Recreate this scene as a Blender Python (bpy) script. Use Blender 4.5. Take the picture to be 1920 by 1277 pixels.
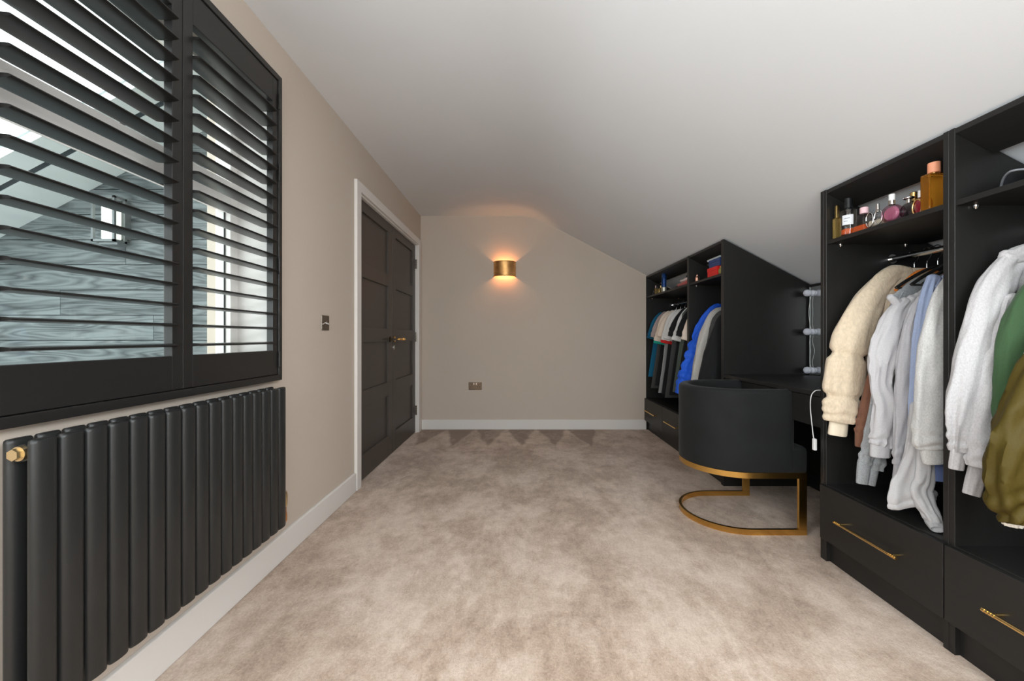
import bpy, bmesh, math, random
from mathutils import Vector, noise as mnoise
random.seed(7)
for _o in list(bpy.data.objects): bpy.data.objects.remove(_o)
SC = bpy.context.scene
COL = SC.collection
# ------------------------------------------------------------------ camera
F = 750.0; U0, V0 = 975.0, 632.0; CH = 1.04
cam_d = bpy.data.cameras.new('camera'); cam = bpy.data.objects.new('camera', cam_d); COL.objects.link(cam)
cam.location = (0, 0, CH); cam.rotation_euler = (math.pi/2, 0, 0)
cam_d.sensor_width = 36; cam_d.lens = F/1920*36
cam_d.shift_x = -(U0-960)/1920; cam_d.shift_y = -(638.5-V0)/1920
cam_d.clip_start = 0.02; SC.camera = cam
# ------------------------------------------------------------------ world, lights, exposure
SC.view_settings.view_transform = 'Standard'; SC.view_settings.look = 'None'
SC.view_settings.gamma = 1; SC.view_settings.use_curve_mapping = False
SC.view_settings.exposure = 0.0
W = bpy.data.worlds.new('overcast_sky'); SC.world = W; W.use_nodes = True
_bg = W.node_tree.nodes['Background']; _bg.inputs[0].default_value = (0.95, 0.98, 1.0, 1); _bg.inputs[1].default_value = 3.2
def area(name, loc, rot, sx, sy, power, col=(1, 1, 1)):
    l = bpy.data.lights.new(name, 'AREA'); l.shape = 'RECTANGLE'; l.size = sx; l.size_y = sy; l.energy = power; l.color = col
    o = bpy.data.objects.new(name, l); COL.objects.link(o); o.location = loc; o.rotation_euler = rot
    return o
# fill lamps added at three made-up windows, unseen behind the viewpoint
area('rear_fill_light', (0.0, -.87, 1.42), (math.radians(90), 0, 0), 1.9, 1.35, 30, (0.91, 0.965, 1.0))
area('left_fill_light', (-1.135, -.05, 1.50), (0, math.radians(-90), 0), 1.15, .95, 35, (0.91, 0.965, 1.0))
area('roof_fill_light', (1.13, -.20, 1.845), (0, math.radians(27.79), 0), .75, .85, 40, (0.91, 0.965, 1.0))

# ------------------------------------------------------------------ helpers
def px(u, v, Y): return Vector(((u-U0)*Y/F, Y, CH-(v-V0)*Y/F))
def lin(c):
    c = c/255.0
    return c/12.92 if c <= 0.04045 else ((c+0.055)/1.055)**2.4
def S(r, g, b): return (lin(r), lin(g), lin(b), 1)
WL = {}
def wloc(o): return WL.get(o.name, Vector((0, 0, 0)))
def tag(o, label=None, cat=None, group=None, kind=None):
    if label: o['label'] = label
    if cat: o['category'] = cat
    if group: o['group'] = group
    if kind: o['kind'] = kind
    return o
def thing(name, loc, label, cat, group=None, kind=None):
    o = bpy.data.objects.new(name, None); COL.objects.link(o); o.empty_display_size = 0.05
    o.location = loc; WL[o.name] = Vector(loc)
    return tag(o, label, cat, group, kind)
def mesh(bm, name, mat, smooth=False, bev=0, seg=2):
    if bev:
        bmesh.ops.bevel(bm, geom=list(bm.edges), offset=bev, segments=seg, affect='EDGES', profile=0.5, clamp_overlap=True)
    bmesh.ops.recalc_face_normals(bm, faces=list(bm.faces))
    me = bpy.data.meshes.new(name); bm.to_mesh(me); bm.free()
    for p in me.polygons: p.use_smooth = bool(smooth)
    me.materials.append(mat)
    if smooth:
        try: me.set_sharp_from_angle(angle=math.radians(smooth if smooth > 1 else 50))
        except Exception: pass
    return me
def obj(name, bm, mat, parent=None, smooth=False, bev=0, seg=2):
    """bm is in world coordinates; origin goes to the parent's origin, or to the base of the thing"""
    bm.verts.ensure_lookup_table()
    if parent is not None: off = wloc(parent)
    else:
        xs = [v.co.x for v in bm.verts]; ys = [v.co.y for v in bm.verts]; zs = [v.co.z for v in bm.verts]
        off = Vector(((min(xs)+max(xs))/2, (min(ys)+max(ys))/2, min(zs)))
    for v in bm.verts: v.co -= off
    me = mesh(bm, name, mat, smooth, bev, seg)
    o = bpy.data.objects.new(name, me); COL.objects.link(o)
    if parent is not None: o.parent = parent; WL[o.name] = Vector(off)
    else: o.location = off; WL[o.name] = off.copy()
    return o
def inst(name, me, parent, loc):
    """share a mesh: loc is the world place of its origin"""
    o = bpy.data.objects.new(name, me); COL.objects.link(o); o.parent = parent
    o.location = Vector(loc)-wloc(parent); WL[o.name] = Vector(loc)
    return o
def B(): return bmesh.new()
def box(bm, x0, x1, y0, y1, z0, z1):
    vs = [bm.verts.new(c) for c in ((x0,y0,z0),(x1,y0,z0),(x1,y1,z0),(x0,y1,z0),(x0,y0,z1),(x1,y0,z1),(x1,y1,z1),(x0,y1,z1))]
    for f in ((0,3,2,1),(4,5,6,7),(0,1,5,4),(1,2,6,5),(2,3,7,6),(3,0,4,7)): bm.faces.new([vs[i] for i in f])
    return bm
def bx(*a): return box(B(), *a)
def prism(bm, pts, d):
    """closed polygon pts (Vectors) extruded by vector d"""
    a = [bm.verts.new(p) for p in pts]; b = [bm.verts.new(Vector(p)+Vector(d)) for p in pts]; n = len(pts)
    bm.faces.new(a[::-1]); bm.faces.new(b)
    for i in range(n): bm.faces.new((a[i], a[(i+1) % n], b[(i+1) % n], b[i]))
    return bm
def rings(bm, rs, cap=True, closed=True):
    vr = [[bm.verts.new(p) for p in r] for r in rs]; n = len(vr[0])
    for i in range(len(vr)-1):
        for j in range(n if closed else n-1):
            bm.faces.new((vr[i][j], vr[i][(j+1) % n], vr[i+1][(j+1) % n], vr[i+1][j]))
    if cap:
        bm.faces.new(vr[0][::-1]); bm.faces.new(vr[-1])
    return bm
def lathe(bm, c, prof, n=24, sx=1, sy=1):
    c = Vector(c)
    return rings(bm, [[c+Vector((math.cos(2*math.pi*j/n)*r*sx, math.sin(2*math.pi*j/n)*r*sy, z)) for j in range(n)] for r, z in prof])
def crom(pts, m):
    """Catmull-Rom resample of tuples (any dimension)"""
    P = [Vector(p) if len(p) <= 4 else p for p in pts]; P = [list(p) for p in pts]
    P = [[2*a-b for a, b in zip(P[0], P[1])]]+P+[[2*a-b for a, b in zip(P[-1], P[-2])]]
    out = []; n = len(P)-3
    for k in range(m):
        s = k/(m-1)*n; i = min(int(s), n-1); t = s-i
        p0, p1, p2, p3 = P[i:i+4]
        out.append([0.5*(2*b+(c-a)*t+(2*a-5*b+4*c-d)*t*t+(3*b-a-3*c+d)*t**3) for a, b, c, d in zip(p0, p1, p2, p3)])
    return out
def tube(bm, pts, r, n=10, m=None, ref=None, cap=True):
    """round tube along points; r number"""
    P = [Vector(p) for p in (crom([tuple(p) for p in pts], m) if m else pts)]
    rs = []; prev = None
    for i, p in enumerate(P):
        t = (P[min(i+1, len(P)-1)]-P[max(i-1, 0)]).normalized()
        if prev is None:
            a = Vector(ref) if ref else (Vector((0,0,1)) if abs(t.z) < .9 else Vector((1,0,0)))
        else: a = prev
        nrm = (a-t*a.dot(t)).normalized(); bn = t.cross(nrm); prev = nrm
        rs.append([p+nrm*math.cos(2*math.pi*j/n)*r+bn*math.sin(2*math.pi*j/n)*r for j in range(n)])
    return rings(bm, rs, cap)
def sweep_rect(bm, path, nrm, hw, z0, z1, cap=True):
    """flat bar: rectangle (2*hw thick, z0..z1) along a horizontal path with given normals"""
    rs = []
    for p, q in zip(path, nrm):
        rs.append([Vector((p[0]+q[0]*s*hw, p[1]+q[1]*s*hw, z)) for s, z in ((-1,z0),(1,z0),(1,z1),(-1,z1))])
    return rings(bm, rs, cap)

# ------------------------------------------------------------------ materials
MATS = {}
def mat(name, col, rough=0.5, metal=0, bump=0, bscale=200, var=0, vscale=6, spec=0.5, sheen=0, stretch=None, trans=0, ior=1.45, coat=0, emis=None, estr=0, col2=None):
    m = bpy.data.materials.new(name); m.use_nodes = True; nt = m.node_tree; b = nt.nodes['Principled BSDF']
    b.inputs['Base Color'].default_value = col; b.inputs['Roughness'].default_value = rough; b.inputs['Metallic'].default_value = metal
    b.inputs['Specular IOR Level'].default_value = spec; b.inputs['Transmission Weight'].default_value = trans; b.inputs['IOR'].default_value = ior
    b.inputs['Coat Weight'].default_value = coat
    if sheen: b.inputs['Sheen Weight'].default_value = sheen; b.inputs['Sheen Roughness'].default_value = 0.4
    if emis: b.inputs['Emission Color'].default_value = emis; b.inputs['Emission Strength'].default_value = estr
    N = nt.nodes.new; Lk = nt.links.new
    tc = N('ShaderNodeTexCoord'); mp = N('ShaderNodeMapping'); Lk(tc.outputs['Object'], mp.inputs[0])
    if stretch: mp.inputs['Scale'].default_value = stretch
    if var:
        nz = N('ShaderNodeTexNoise'); nz.inputs['Scale'].default_value = vscale; nz.inputs['Detail'].default_value = 6; Lk(mp.outputs[0], nz.inputs[0])
        mx = N('ShaderNodeMixRGB')
        if col2: mx.inputs[1].default_value = col; mx.inputs[2].default_value = col2
        else:
            mx.inputs[1].default_value = tuple(c*(1-var) for c in col[:3])+(1,); mx.inputs[2].default_value = tuple(min(1, c*(1+var)) for c in col[:3])+(1,)
        rp = N('ShaderNodeValToRGB'); rp.color_ramp.elements[0].position = .3; rp.color_ramp.elements[1].position = .7
        Lk(nz.outputs[0], rp.inputs[0]); Lk(rp.outputs[0], mx.inputs[0]); Lk(mx.outputs[0], b.inputs['Base Color'])
    if bump:
        n2 = N('ShaderNodeTexNoise'); n2.inputs['Scale'].default_value = bscale; n2.inputs['Detail'].default_value = 3; Lk(mp.outputs[0], n2.inputs[0])
        bp = N('ShaderNodeBump'); bp.inputs['Strength'].default_value = bump; bp.inputs['Distance'].default_value = 0.002
        Lk(n2.outputs[0], bp.inputs['Height']); Lk(bp.outputs[0], b.inputs['Normal'])
    MATS[name] = m
    return m
M_wall = mat('greige_paint', S(203, 190, 177), .85, bump=.08, bscale=300, var=.012, vscale=2)
M_ceil = mat('white_ceiling_paint', S(226, 228, 231), .9, bump=.08, bscale=260, var=.01, vscale=2)
M_trim = mat('white_satin_paint', S(228, 224, 220), .4, bump=.03, bscale=60)
M_door = mat('charcoal_door_paint', S(70, 64, 59), .42, bump=.05, bscale=120, stretch=(1, 1, .15))
M_shut = mat('black_shutter_paint', S(33, 32, 31), .33, bump=.02, bscale=90, spec=.7)
M_rad = mat('anthracite_radiator_enamel', S(36, 37, 37), .38, bump=.05, bscale=400)
M_wood = mat('black_woodgrain_board', S(33, 32, 31), .42, bump=.12, bscale=90, var=.10, vscale=40, stretch=(1, 1, .12), spec=.45)
M_woodh = mat('black_woodgrain_board_flat', S(33, 32, 31), .42, bump=.12, bscale=90, var=.10, vscale=40, stretch=(1, .12, 1), spec=.45)
M_brass = mat('brushed_brass', (0.78, 0.48, 0.14, 1), .26, metal=1, bump=.04, bscale=300, stretch=(1, 1, .05))
M_gold = mat('polished_gold_handle', (0.86, 0.60, 0.24, 1), .25, metal=1)
M_copper = mat('copper_pipe', (0.80, 0.42, 0.20, 1), .28, metal=1)
M_brplug = mat('pale_brass', (0.75, 0.60, 0.36, 1), .35, metal=1)
M_chrome = mat('chrome', (0.8, 0.8, 0.8, 1), .12, metal=1)
M_nickel = mat('black_nickel', (0.20, 0.17, 0.14, 1), .16, metal=1)
M_dark = mat('black_plastic', S(22, 22, 22), .5)
M_bronze = mat('dark_bronze', (0.06, 0.045, 0.03, 1), .35, metal=1)
M_white = mat('white_plastic', S(232, 232, 232), .35)
M_upvc = mat('white_window_frame', S(244, 240, 236), .3)
M_velvet = mat('black_velvet', S(15, 17, 18), .85, sheen=.06, bump=.2, bscale=500, var=.25, vscale=9)
M_mirror = mat('mirror_silver', (0.85, 0.87, 0.87, 1), .02, metal=1)
M_bulb = mat('opal_bulb', S(222, 224, 236), .25, trans=0)
M_darkmetal = mat('grey_lantern_metal', S(120, 126, 128), .4, metal=.4)
M_soffit = mat('pale_grey_soffit', S(222, 230, 233), .5, bump=.1, bscale=30, var=.05, vscale=3)
M_soffdark = mat('dark_soffit_joint', S(58, 66, 72), .6)
M_ground = mat('bounce_paving', S(196, 196, 192), .9, var=.1, vscale=5, bump=.3, bscale=60)
def glass_thin(name, tint=(1, 1, 1, 1), refl=.04, rough=0.0):
    m = bpy.data.materials.new(name); m.use_nodes = True; nt = m.node_tree; nt.nodes.clear(); N = nt.nodes.new; Lk = nt.links.new
    o = N('ShaderNodeOutputMaterial'); mx = N('ShaderNodeMixShader'); lw = N('ShaderNodeLayerWeight'); lw.inputs[0].default_value = .5
    pw = N('ShaderNodeMath'); pw.operation = 'POWER'; pw.inputs[1].default_value = 5; ma = N('ShaderNodeMath'); ma.operation = 'MULTIPLY_ADD'; ma.inputs[1].default_value = .92; ma.inputs[2].default_value = refl
    Lk(lw.outputs['Facing'], pw.inputs[0]); Lk(pw.outputs[0], ma.inputs[0])
    t = N('ShaderNodeBsdfTransparent'); t.inputs[0].default_value = tint; g = N('ShaderNodeBsdfGlossy'); g.inputs['Roughness'].default_value = rough
    Lk(ma.outputs[0], mx.inputs[0]); Lk(t.outputs[0], mx.inputs[1]); Lk(g.outputs[0], mx.inputs[2]); Lk(mx.outputs[0], o.inputs[0])
    return m
M_glass = glass_thin('window_glass', (.94, .98, .97, 1), .03)
def carpet():
    m = mat('taupe_carpet', S(190, 170, 154), .95, sheen=.25, spec=.1); nt = m.node_tree; N = nt.nodes.new; Lk = nt.links.new; b = nt.nodes['Principled BSDF']
    tc = N('ShaderNodeTexCoord')
    def nzn(sc, det, rough=.6, stretch=(1, 1, 1), dist=0):
        mp = N('ShaderNodeMapping'); mp.inputs['Scale'].default_value = stretch; Lk(tc.outputs['Object'], mp.inputs[0])
        n = N('ShaderNodeTexNoise'); n.inputs['Scale'].default_value = sc; n.inputs['Detail'].default_value = det; n.inputs['Roughness'].default_value = rough
        n.inputs['Distortion'].default_value = dist; Lk(mp.outputs[0], n.inputs[0]); return n
    def ramp(src, a, c):
        r = N('ShaderNodeMapRange'); r.inputs[1].default_value = a; r.inputs[2].default_value = c; Lk(src, r.inputs[0]); return r.outputs[0]
    def mth(op, a, c=None):
        k = N('ShaderNodeMath'); k.operation = op
        for i, s in enumerate((a, c)):
            if s is None: continue
            if isinstance(s, (int, float)): k.inputs[i].default_value = s
            else: Lk(s, k.inputs[i])
        return k.outputs[0]
    big = ramp(nzn(2.3, 9, .70, (1, .7, 1), .2).outputs[0], .43, .57)
    mid = ramp(nzn(15, 6, .8, (1.2, .8, 1)).outputs[0], .39, .61)
    fine = ramp(nzn(120, 3, .7).outputs[0], .32, .68)
    # vacuum-cleaner wedges brushed into the pile along the far wall
    sp = N('ShaderNodeSeparateXYZ'); Lk(tc.outputs['Object'], sp.inputs[0])
    wob = nzn(3, 2)
    fx = mth('FRACT', mth('DIVIDE', mth('ADD', sp.outputs[0], mth('ADD', mth('MULTIPLY', wob.outputs[0], .10), 9.985)), .335))
    tri = mth('MULTIPLY', mth('ABSOLUTE', mth('SUBTRACT', fx, .5)), 2.0)
    dist = mth('DIVIDE', mth('SUBTRACT', 4.52, sp.outputs[1]), .74)
    wedge = ramp(mth('ADD', mth('SUBTRACT', tri, dist), mth('MULTIPLY', mth('SUBTRACT', mid, .5), .10)), -.04, .14)
    lim = mth('LESS_THAN', sp.outputs[0], .83)
    wedge = mth('MULTIPLY', wedge, lim)
    v = mth('ADD', mth('MULTIPLY', big, .44), mth('MULTIPLY', mid, .26)); v = mth('ADD', v, mth('MULTIPLY', fine, .30))
    v = mth('SUBTRACT', v, mth('MULTIPLY', wedge, .5))
    rp = N('ShaderNodeValToRGB'); e = rp.color_ramp.elements
    e[0].position = 0; e[0].color = S(148, 123, 103); e[1].position = .85; e[1].color = S(221, 200, 183)
    x = e.new(.4); x.color = S(189, 164, 144)
    Lk(v, rp.inputs[0]); Lk(rp.outputs[0], b.inputs['Base Color'])
    h = mth('ADD', mth('MULTIPLY', nzn(420, 2).outputs[0], 1.0), mth('MULTIPLY', mid, .5))
    bp = N('ShaderNodeBump'); bp.inputs['Strength'].default_value = .7; bp.inputs['Distance'].default_value = .006
    Lk(h, bp.inputs['Height']); Lk(bp.outputs[0], b.inputs['Normal'])
    return m
M_carpet = carpet()
def cladding():
    m = mat('charred_grey_timber', S(92, 104, 106), .55); nt = m.node_tree; N = nt.nodes.new; Lk = nt.links.new; b = nt.nodes['Principled BSDF']
    tc = N('ShaderNodeTexCoord'); oi = N('ShaderNodeObjectInfo'); ad = N('ShaderNodeVectorMath'); ad.operation = 'ADD'
    ml = N('ShaderNodeMath'); ml.operation = 'MULTIPLY'; ml.inputs[1].default_value = 40; Lk(oi.outputs['Random'], ml.inputs[0])
    Lk(tc.outputs['Object'], ad.inputs[0]); Lk(ml.outputs[0], ad.inputs[1])
    mp = N('ShaderNodeMapping'); mp.inputs['Scale'].default_value = (.55, 1, 5); Lk(ad.outputs[0], mp.inputs[0])
    n0 = N('ShaderNodeTexNoise'); n0.inputs['Scale'].default_value = 1.6; n0.inputs['Detail'].default_value = 2; Lk(mp.outputs[0], n0.inputs[0])
    k = N('ShaderNodeMath'); k.operation = 'MULTIPLY'; k.inputs[1].default_value = 34; Lk(n0.outputs[0], k.inputs[0])
    fr = N('ShaderNodeMath'); fr.operation = 'PINGPONG'; fr.inputs[1].default_value = 1; Lk(k.outputs[0], fr.inputs[0])
    n1 = N('ShaderNodeTexNoise'); n1.inputs['Scale'].default_value = 3; n1.inputs['Detail'].default_value = 5; Lk(mp.outputs[0], n1.inputs[0])
    mm = N('ShaderNodeMath'); mm.operation = 'MULTIPLY_ADD'; mm.inputs[1].default_value = .35; Lk(fr.outputs[0], mm.inputs[0]); Lk(n1.outputs[0], mm.inputs[2])
    rp = N('ShaderNodeValToRGB'); e = rp.color_ramp.elements; e[0].position = .35; e[0].color = S(54, 60, 62); e[1].position = .9; e[1].color = S(122, 130, 132)
    Lk(mm.outputs[0], rp.inputs[0]); Lk(rp.outputs[0], b.inputs['Base Color'])
    bp = N('ShaderNodeBump'); bp.inputs['Strength'].default_value = .3; bp.inputs['Distance'].default_value = .003; Lk(fr.outputs[0], bp.inputs['Height']); Lk(bp.outputs[0], b.inputs['Normal'])
    return m
M_clad = cladding()

# ------------------------------------------------------------------ room shell
XL, XR, YB, YR, ZC = -1.12, 2.05, 4.51, -.85, 2.405
SL = 0.527; XCR = 0.155
def ceil_z(x): return ZC-max(0, x-XCR)*SL
struct = lambda o, label, cat: tag(o, label, cat, kind='structure')
o = obj('floor', bx(XL-.3, XR+.2, YR-.1, YB+.1, -.08, 0), M_carpet); o.location = o.location
# keep carpet texture in world coordinates
for v in o.data.vertices: v.co += o.location
o.location = (0, 0, 0); WL[o.name] = Vector((0, 0, 0))
struct(o, 'taupe mottled carpet covering the whole floor', 'floor')
WY0, WY1, WZ0, WZ1 = 0.80, 1.815, 0.872, 2.20       # window opening in the left wall
DY0, DY1, DZ = 2.762, 4.368, 2.052                     # door opening
bm = B()
LY_0, LY_1, LZ_0, LZ_1 = -.56, .46, .90, 2.10      # opening for the added left window, out of view
for y0, y1, z0, z1 in ((YR-.1, LY_0, 0, ZC+.3), (LY_1, WY0, 0, ZC+.3), (LY_0, LY_1, 0, LZ_0), (LY_0, LY_1, LZ_1, ZC+.3), (WY0, WY1, 0, WZ0), (WY0, WY1, WZ1, ZC+.3), (WY1, DY0, 0, ZC+.3), (DY0, DY1, DZ, ZC+.3), (DY1, YB+.1, 0, ZC+.3)):
    box(bm, XL-.30, XL, y0, y1, z0, z1)
struct(obj('wall_left', bm, M_wall), 'greige left wall with shuttered window and double door', 'wall')
struct(obj('wall_back', bx(XL-.3, XR+.2, YB, YB+.15, -.05, ZC+.3), M_wall), 'greige end wall carrying the copper wall light', 'wall')
struct(obj('wall_right', bx(XR, XR+.12, YR-.1, YB+.1, -.05, 1.75), M_wall), 'low eaves wall behind the black wardrobes', 'wall')
bm = B()
RX0, RX1, RZ0, RZ1 = -.95, .95, .75, 2.10
for x0, x1, z0, z1 in ((XL-.3, RX0, 0, ZC+.3), (RX1, XR+.2, 0, ZC+.3), (RX0, RX1, 0, RZ0), (RX0, RX1, RZ1, ZC+.3)):
    box(bm, x0, x1, YR-.25, YR-.10, z0, z1)
struct(obj('wall_rear', bm, M_wall), 'greige wall behind the viewpoint with an added wide window', 'wall')
wr = thing('added_rear_window', (0, YR-.2, RZ0), 'wide white framed window added for fill light in the unseen rear wall', 'window', kind='structure')  # made-up window, added to go with the rear fill lamp
for a in ((RX0, RX0+.06, RZ0, RZ1), (RX1-.06, RX1, RZ0, RZ1), (RX0, RX1, RZ0, RZ0+.06), (RX0, RX1, RZ1-.06, RZ1), (-.03, .03, RZ0, RZ1)):
    obj('window_frame', bx(a[0], a[1], YR-.22, YR-.16, a[2], a[3]), M_upvc, wr, bev=.004)
for a in ((RX0+.06, -.03), (.03, RX1-.06)):
    obj('pane', bx(a[0], a[1], YR-.195, YR-.187, RZ0+.06, RZ1-.06), M_glass, wr)
wr = thing('added_left_window', (XL-.1, -.05, LZ_0), 'white framed left wall window added out of view for fill light', 'window', kind='structure')  # made-up window for the left fill lamp that brightens the slope
for a in ((LY_0, LY_0+.05, LZ_0, LZ_1), (LY_1-.05, LY_1, LZ_0, LZ_1), (LY_0+.05, LY_1-.05, LZ_0, LZ_0+.05), (LY_0+.05, LY_1-.05, LZ_1-.05, LZ_1)):
    obj('window_frame', bx(XL-.16, XL-.10, a[0], a[1], a[2], a[3]), M_upvc, wr, bev=.004)
obj('pane', bx(XL-.135, XL-.127, LY_0+.05, LY_1-.05, LZ_0+.05, LZ_1-.05), M_glass, wr)
wr = thing('added_roof_window', (1.13, -.20, 1.8), 'white framed roof window added out of view for fill light', 'window', kind='structure')  # made-up roof window for the fill lamp on left wall and floor
def slopebox(x0, x1, y0, y1, d0, d1):
    return prism(B(), [Vector((x_, y0, ceil_z(x_)-d)) for x_, d in ((x0, d0), (x1, d0), (x1, d1), (x0, d1))], (0, y1-y0, 0))
for a in ((.72, .77, -.68, .28), (1.49, 1.54, -.68, .28), (.77, 1.49, -.68, -.63), (.77, 1.49, .23, .28)):
    obj('window_frame', slopebox(*a, -.004, .03), M_upvc, wr)
obj('pane', slopebox(.77, 1.49, -.63, .23, .004, .012), M_glass, wr)
# ceiling: flat, rounded fold, slope
prof = []
x = XL-.3
prof.append((x, ZC)); prof.append((XCR-.20, ZC))
for k in range(1, 16):
    t = k/16; a = Vector((XCR-.20, ZC)); b_ = Vector((XCR, ZC)); c = Vector((XCR+.20, ZC-.20*SL))
    p = a*(1-t)**2+b_*2*t*(1-t)+c*t*t; prof.append((p.x, p.y))
prof.append((XCR+.20, ZC-.20*SL)); prof.append((XR+.15, ceil_z(XR+.15)))
bm = B(); rs = []
for y in (YR-.25, YB+.12):
    rs.append([Vector((p[0], y, p[1])) for p in prof]+[Vector((p[0], y, p[1]+.14)) for p in prof[::-1]])
rings(bm, rs)
struct(obj('ceiling', bm, M_ceil, smooth=30), 'white plaster ceiling folding into a slope on the right', 'ceiling')
# skirting boards
def skirt(name, pts, label):
    bm = B(); box(bm, *pts)
    struct(obj(name, bm, M_trim, bev=.004), label, 'baseboard')
skirt('baseboard_left', (XL, XL+.018, YR, DY0-.07, 0, .125), 'white skirting board under the black radiator')
skirt('baseboard_corner', (XL, XL+.018, DY1+.062, YB, 0, .115), 'short white skirting piece between door frame and corner')
skirt('baseboard_back', (XL, 1.42, YB-.018, YB, 0, .112), 'white skirting board along the end wall')
# door frame (lining + architrave)
tr = thing('trim_1', (XL, DY0, 0), 'white door frame around the charcoal double door', 'door frame', kind='structure')
obj('jamb', bx(XL-.14, XL+.002, DY0, DY0+.022, 0, DZ), M_trim, tr, bev=.002)
obj('jamb', bx(XL-.14, XL+.002, DY1-.022, DY1, 0, DZ), M_trim, tr, bev=.002)
obj('head', bx(XL-.14, XL+.002, DY0, DY1, DZ-.018, DZ), M_trim, tr, bev=.002)
obj('architrave', bx(XL, XL+.022, DY0-.062, DY0+.010, 0, DZ+.058), M_trim, tr, bev=.003)
obj('architrave', bx(XL, XL+.022, DY1-.010, DY1+.062, 0, DZ+.058), M_trim, tr, bev=.003)
obj('architrave', bx(XL, XL+.022, DY0+.010, DY1-.010, DZ-.008, DZ+.058), M_trim, tr, bev=.003)
# doors
XD = -1.138
def door(name, y0, y1, label):
    t = thing(name, (XD, (y0+y1)/2, .008), label, 'door', kind='structure')
    zs = [(.187, .534), (.65, 1.0), (1.11, 1.476), (1.583, 1.949)]; st = .105
    for a, b_ in ((y0, y0+st), (y1-st, y1)): obj('stile', bx(XD-.04, XD, a, b_, .008, 2.030), M_door, t, bev=.0015)
    edges = [.008]+[z for q in zs for z in q]+[2.030]
    for i in range(0, len(edges), 2): obj('rail', bx(XD-.04, XD, y0+st, y1-st, edges[i], edges[i+1]), M_door, t, bev=.0015)
    for z0, z1 in zs: obj('panel', bx(XD-.032, XD-.014, y0+st-.004, y1-st+.004, z0-.004, z1+.004), M_door, t)
    return t
YM = 3.563
d1 = door('door_1', DY0+.025, YM-.002, 'charcoal panelled door leaf nearer the shutters')
d2 = door('door_2', YM+.002, DY1-.025, 'charcoal panelled door leaf with brass lever by the corner')
def disc_x(bm, x0, x1, y, z, r, n=24):
    return rings(bm, [[Vector((x_, y+math.cos(2*math.pi*j/n)*r_, z+math.sin(2*math.pi*j/n)*r_)) for j in range(n)] for x_, r_ in ((x0, r), (x1-.003, r), (x1, r-.003))])
def lever(t, yc, sgn, m, L):
    h = obj('handle', disc_x(B(), XD, XD+.009, yc, 1.020, .026), m, t, smooth=40)
    b2 = B(); tube(b2, [(XD+.005, yc, 1.02), (XD+.03, yc, 1.02), (XD+.05, yc+sgn*.006, 1.02), (XD+.056, yc+sgn*.03, 1.02), (XD+.056, yc+sgn*L, 1.02)], .0095, 12, 20, ref=(0, 0, 1))
    obj('lever', b2, m, h, smooth=60)
    b2 = B(); tube(b2, [(XD+.056, yc+sgn*(L-.05), 1.02), (XD+.056, yc+sgn*(L+.004), 1.02)], .0125, 14, ref=(0, 0, 1))
    obj('grip', b2, m, h, smooth=40)
lever(d2, YM+.055, 1, M_brass, .125)
lever(d1, YM-.055, -1, M_bronze, .12)
b2 = B(); rings(b2, [[Vector((x_, YM+.04+math.cos(a)*.009, .945+math.sin(a)*.022)) for a in [2*math.pi*j/20 for j in range(20)]] for x_ in (XD, XD+.004)])
obj('keyhole_plate', b2, M_chrome, d2, smooth=40)
for zc in (.245, 1.04, 1.83):
    b2 = B()
    for k in range(5): lathe(b2, (XD+.010, DY1-.022, zc-.05+k*.0205), [(.008, 0), (.008, .019)], 12)
    obj('hinge', b2, M_nickel, d2, smooth=40)

# ------------------------------------------------------------------ left window
XW = -1.272
w1 = thing('window_1', (XW, (WY0+WY1)/2, WZ0), 'white framed window behind the black shutters', 'window', kind='structure')
for a in ((WY0, WY0+.055, WZ0, WZ1), (WY1-.055, WY1, WZ0, WZ1), (WY0+.055, WY1-.055, WZ0, WZ0+.06), (WY0+.055, WY1-.055, WZ1-.06, WZ1)):
    obj('window_frame', bx(XW-.07, XW, a[0], a[1], a[2], a[3]), M_upvc, w1, bev=.004)
obj('transom', bx(XW-.07, XW+.006, WY0+.055, WY1-.055, 1.600, 1.722), M_upvc, w1, bev=.01)
obj('gasket', bx(XW-.029, XW+.001, WY0+.055, WY1-.055, 1.592, 1.600), M_dark, w1)
obj('gasket', bx(XW-.029, XW-.024, WY1-.059, WY1-.055, WZ0+.06, 1.588), M_dark, w1)
for z0, z1 in ((WZ0+.06, 1.588), (1.722, WZ1-.06)):
    obj('pane', bx(XW-.038, XW-.030, WY0+.055, WY1-.055, z0, z1), M_glass, w1)
obj('window_board', bx(XW, XL+.0, WY0+.001, WY1-.001, WZ0, WZ0+.012), M_trim, w1)
obj('reveal_lining', bx(XW, XL-.001, WY1-.012, WY1-.0005, WZ0+.012, WZ1-.001), M_trim, w1)

# ------------------------------------------------------------------ plantation shutter
sh = thing('plantation_shutter', (-1.10, 1.30, .845), 'black two-panel plantation shutter with open louvres on the left wall', 'shutter')
FX0, FX1 = XL-.012, -1.085
for a in ((.770, .797, .845, 2.220), (1.802, 1.826, .845, 2.220)):
    obj('frame', bx(FX0, FX1, a[0], a[1], a[2], a[3]), M_shut, sh, bev=.002)
obj('frame', bx(FX0, FX1, .797, 1.802, 2.194, 2.220), M_shut, sh, bev=.002)
obj('frame', bx(FX0, FX1, .797, 1.802, .845, .871), M_shut, sh, bev=.002)
def louvre_mesh(L):
    bm = B(); n = 22; hw, ht = .038, .0055
    sec = [(math.copysign(abs(math.cos(a))**.9, math.cos(a))*hw, math.copysign(abs(math.sin(a))**.9, math.sin(a))*ht) for a in [2*math.pi*(j+.5)/n for j in range(n)]]
    rings(bm, [[Vector((x_, y_, z_)) for x_, z_ in sec] for y_ in (-L/2, L/2)])
    return mesh(bm, 'louvre', M_shut, smooth=40)
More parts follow.
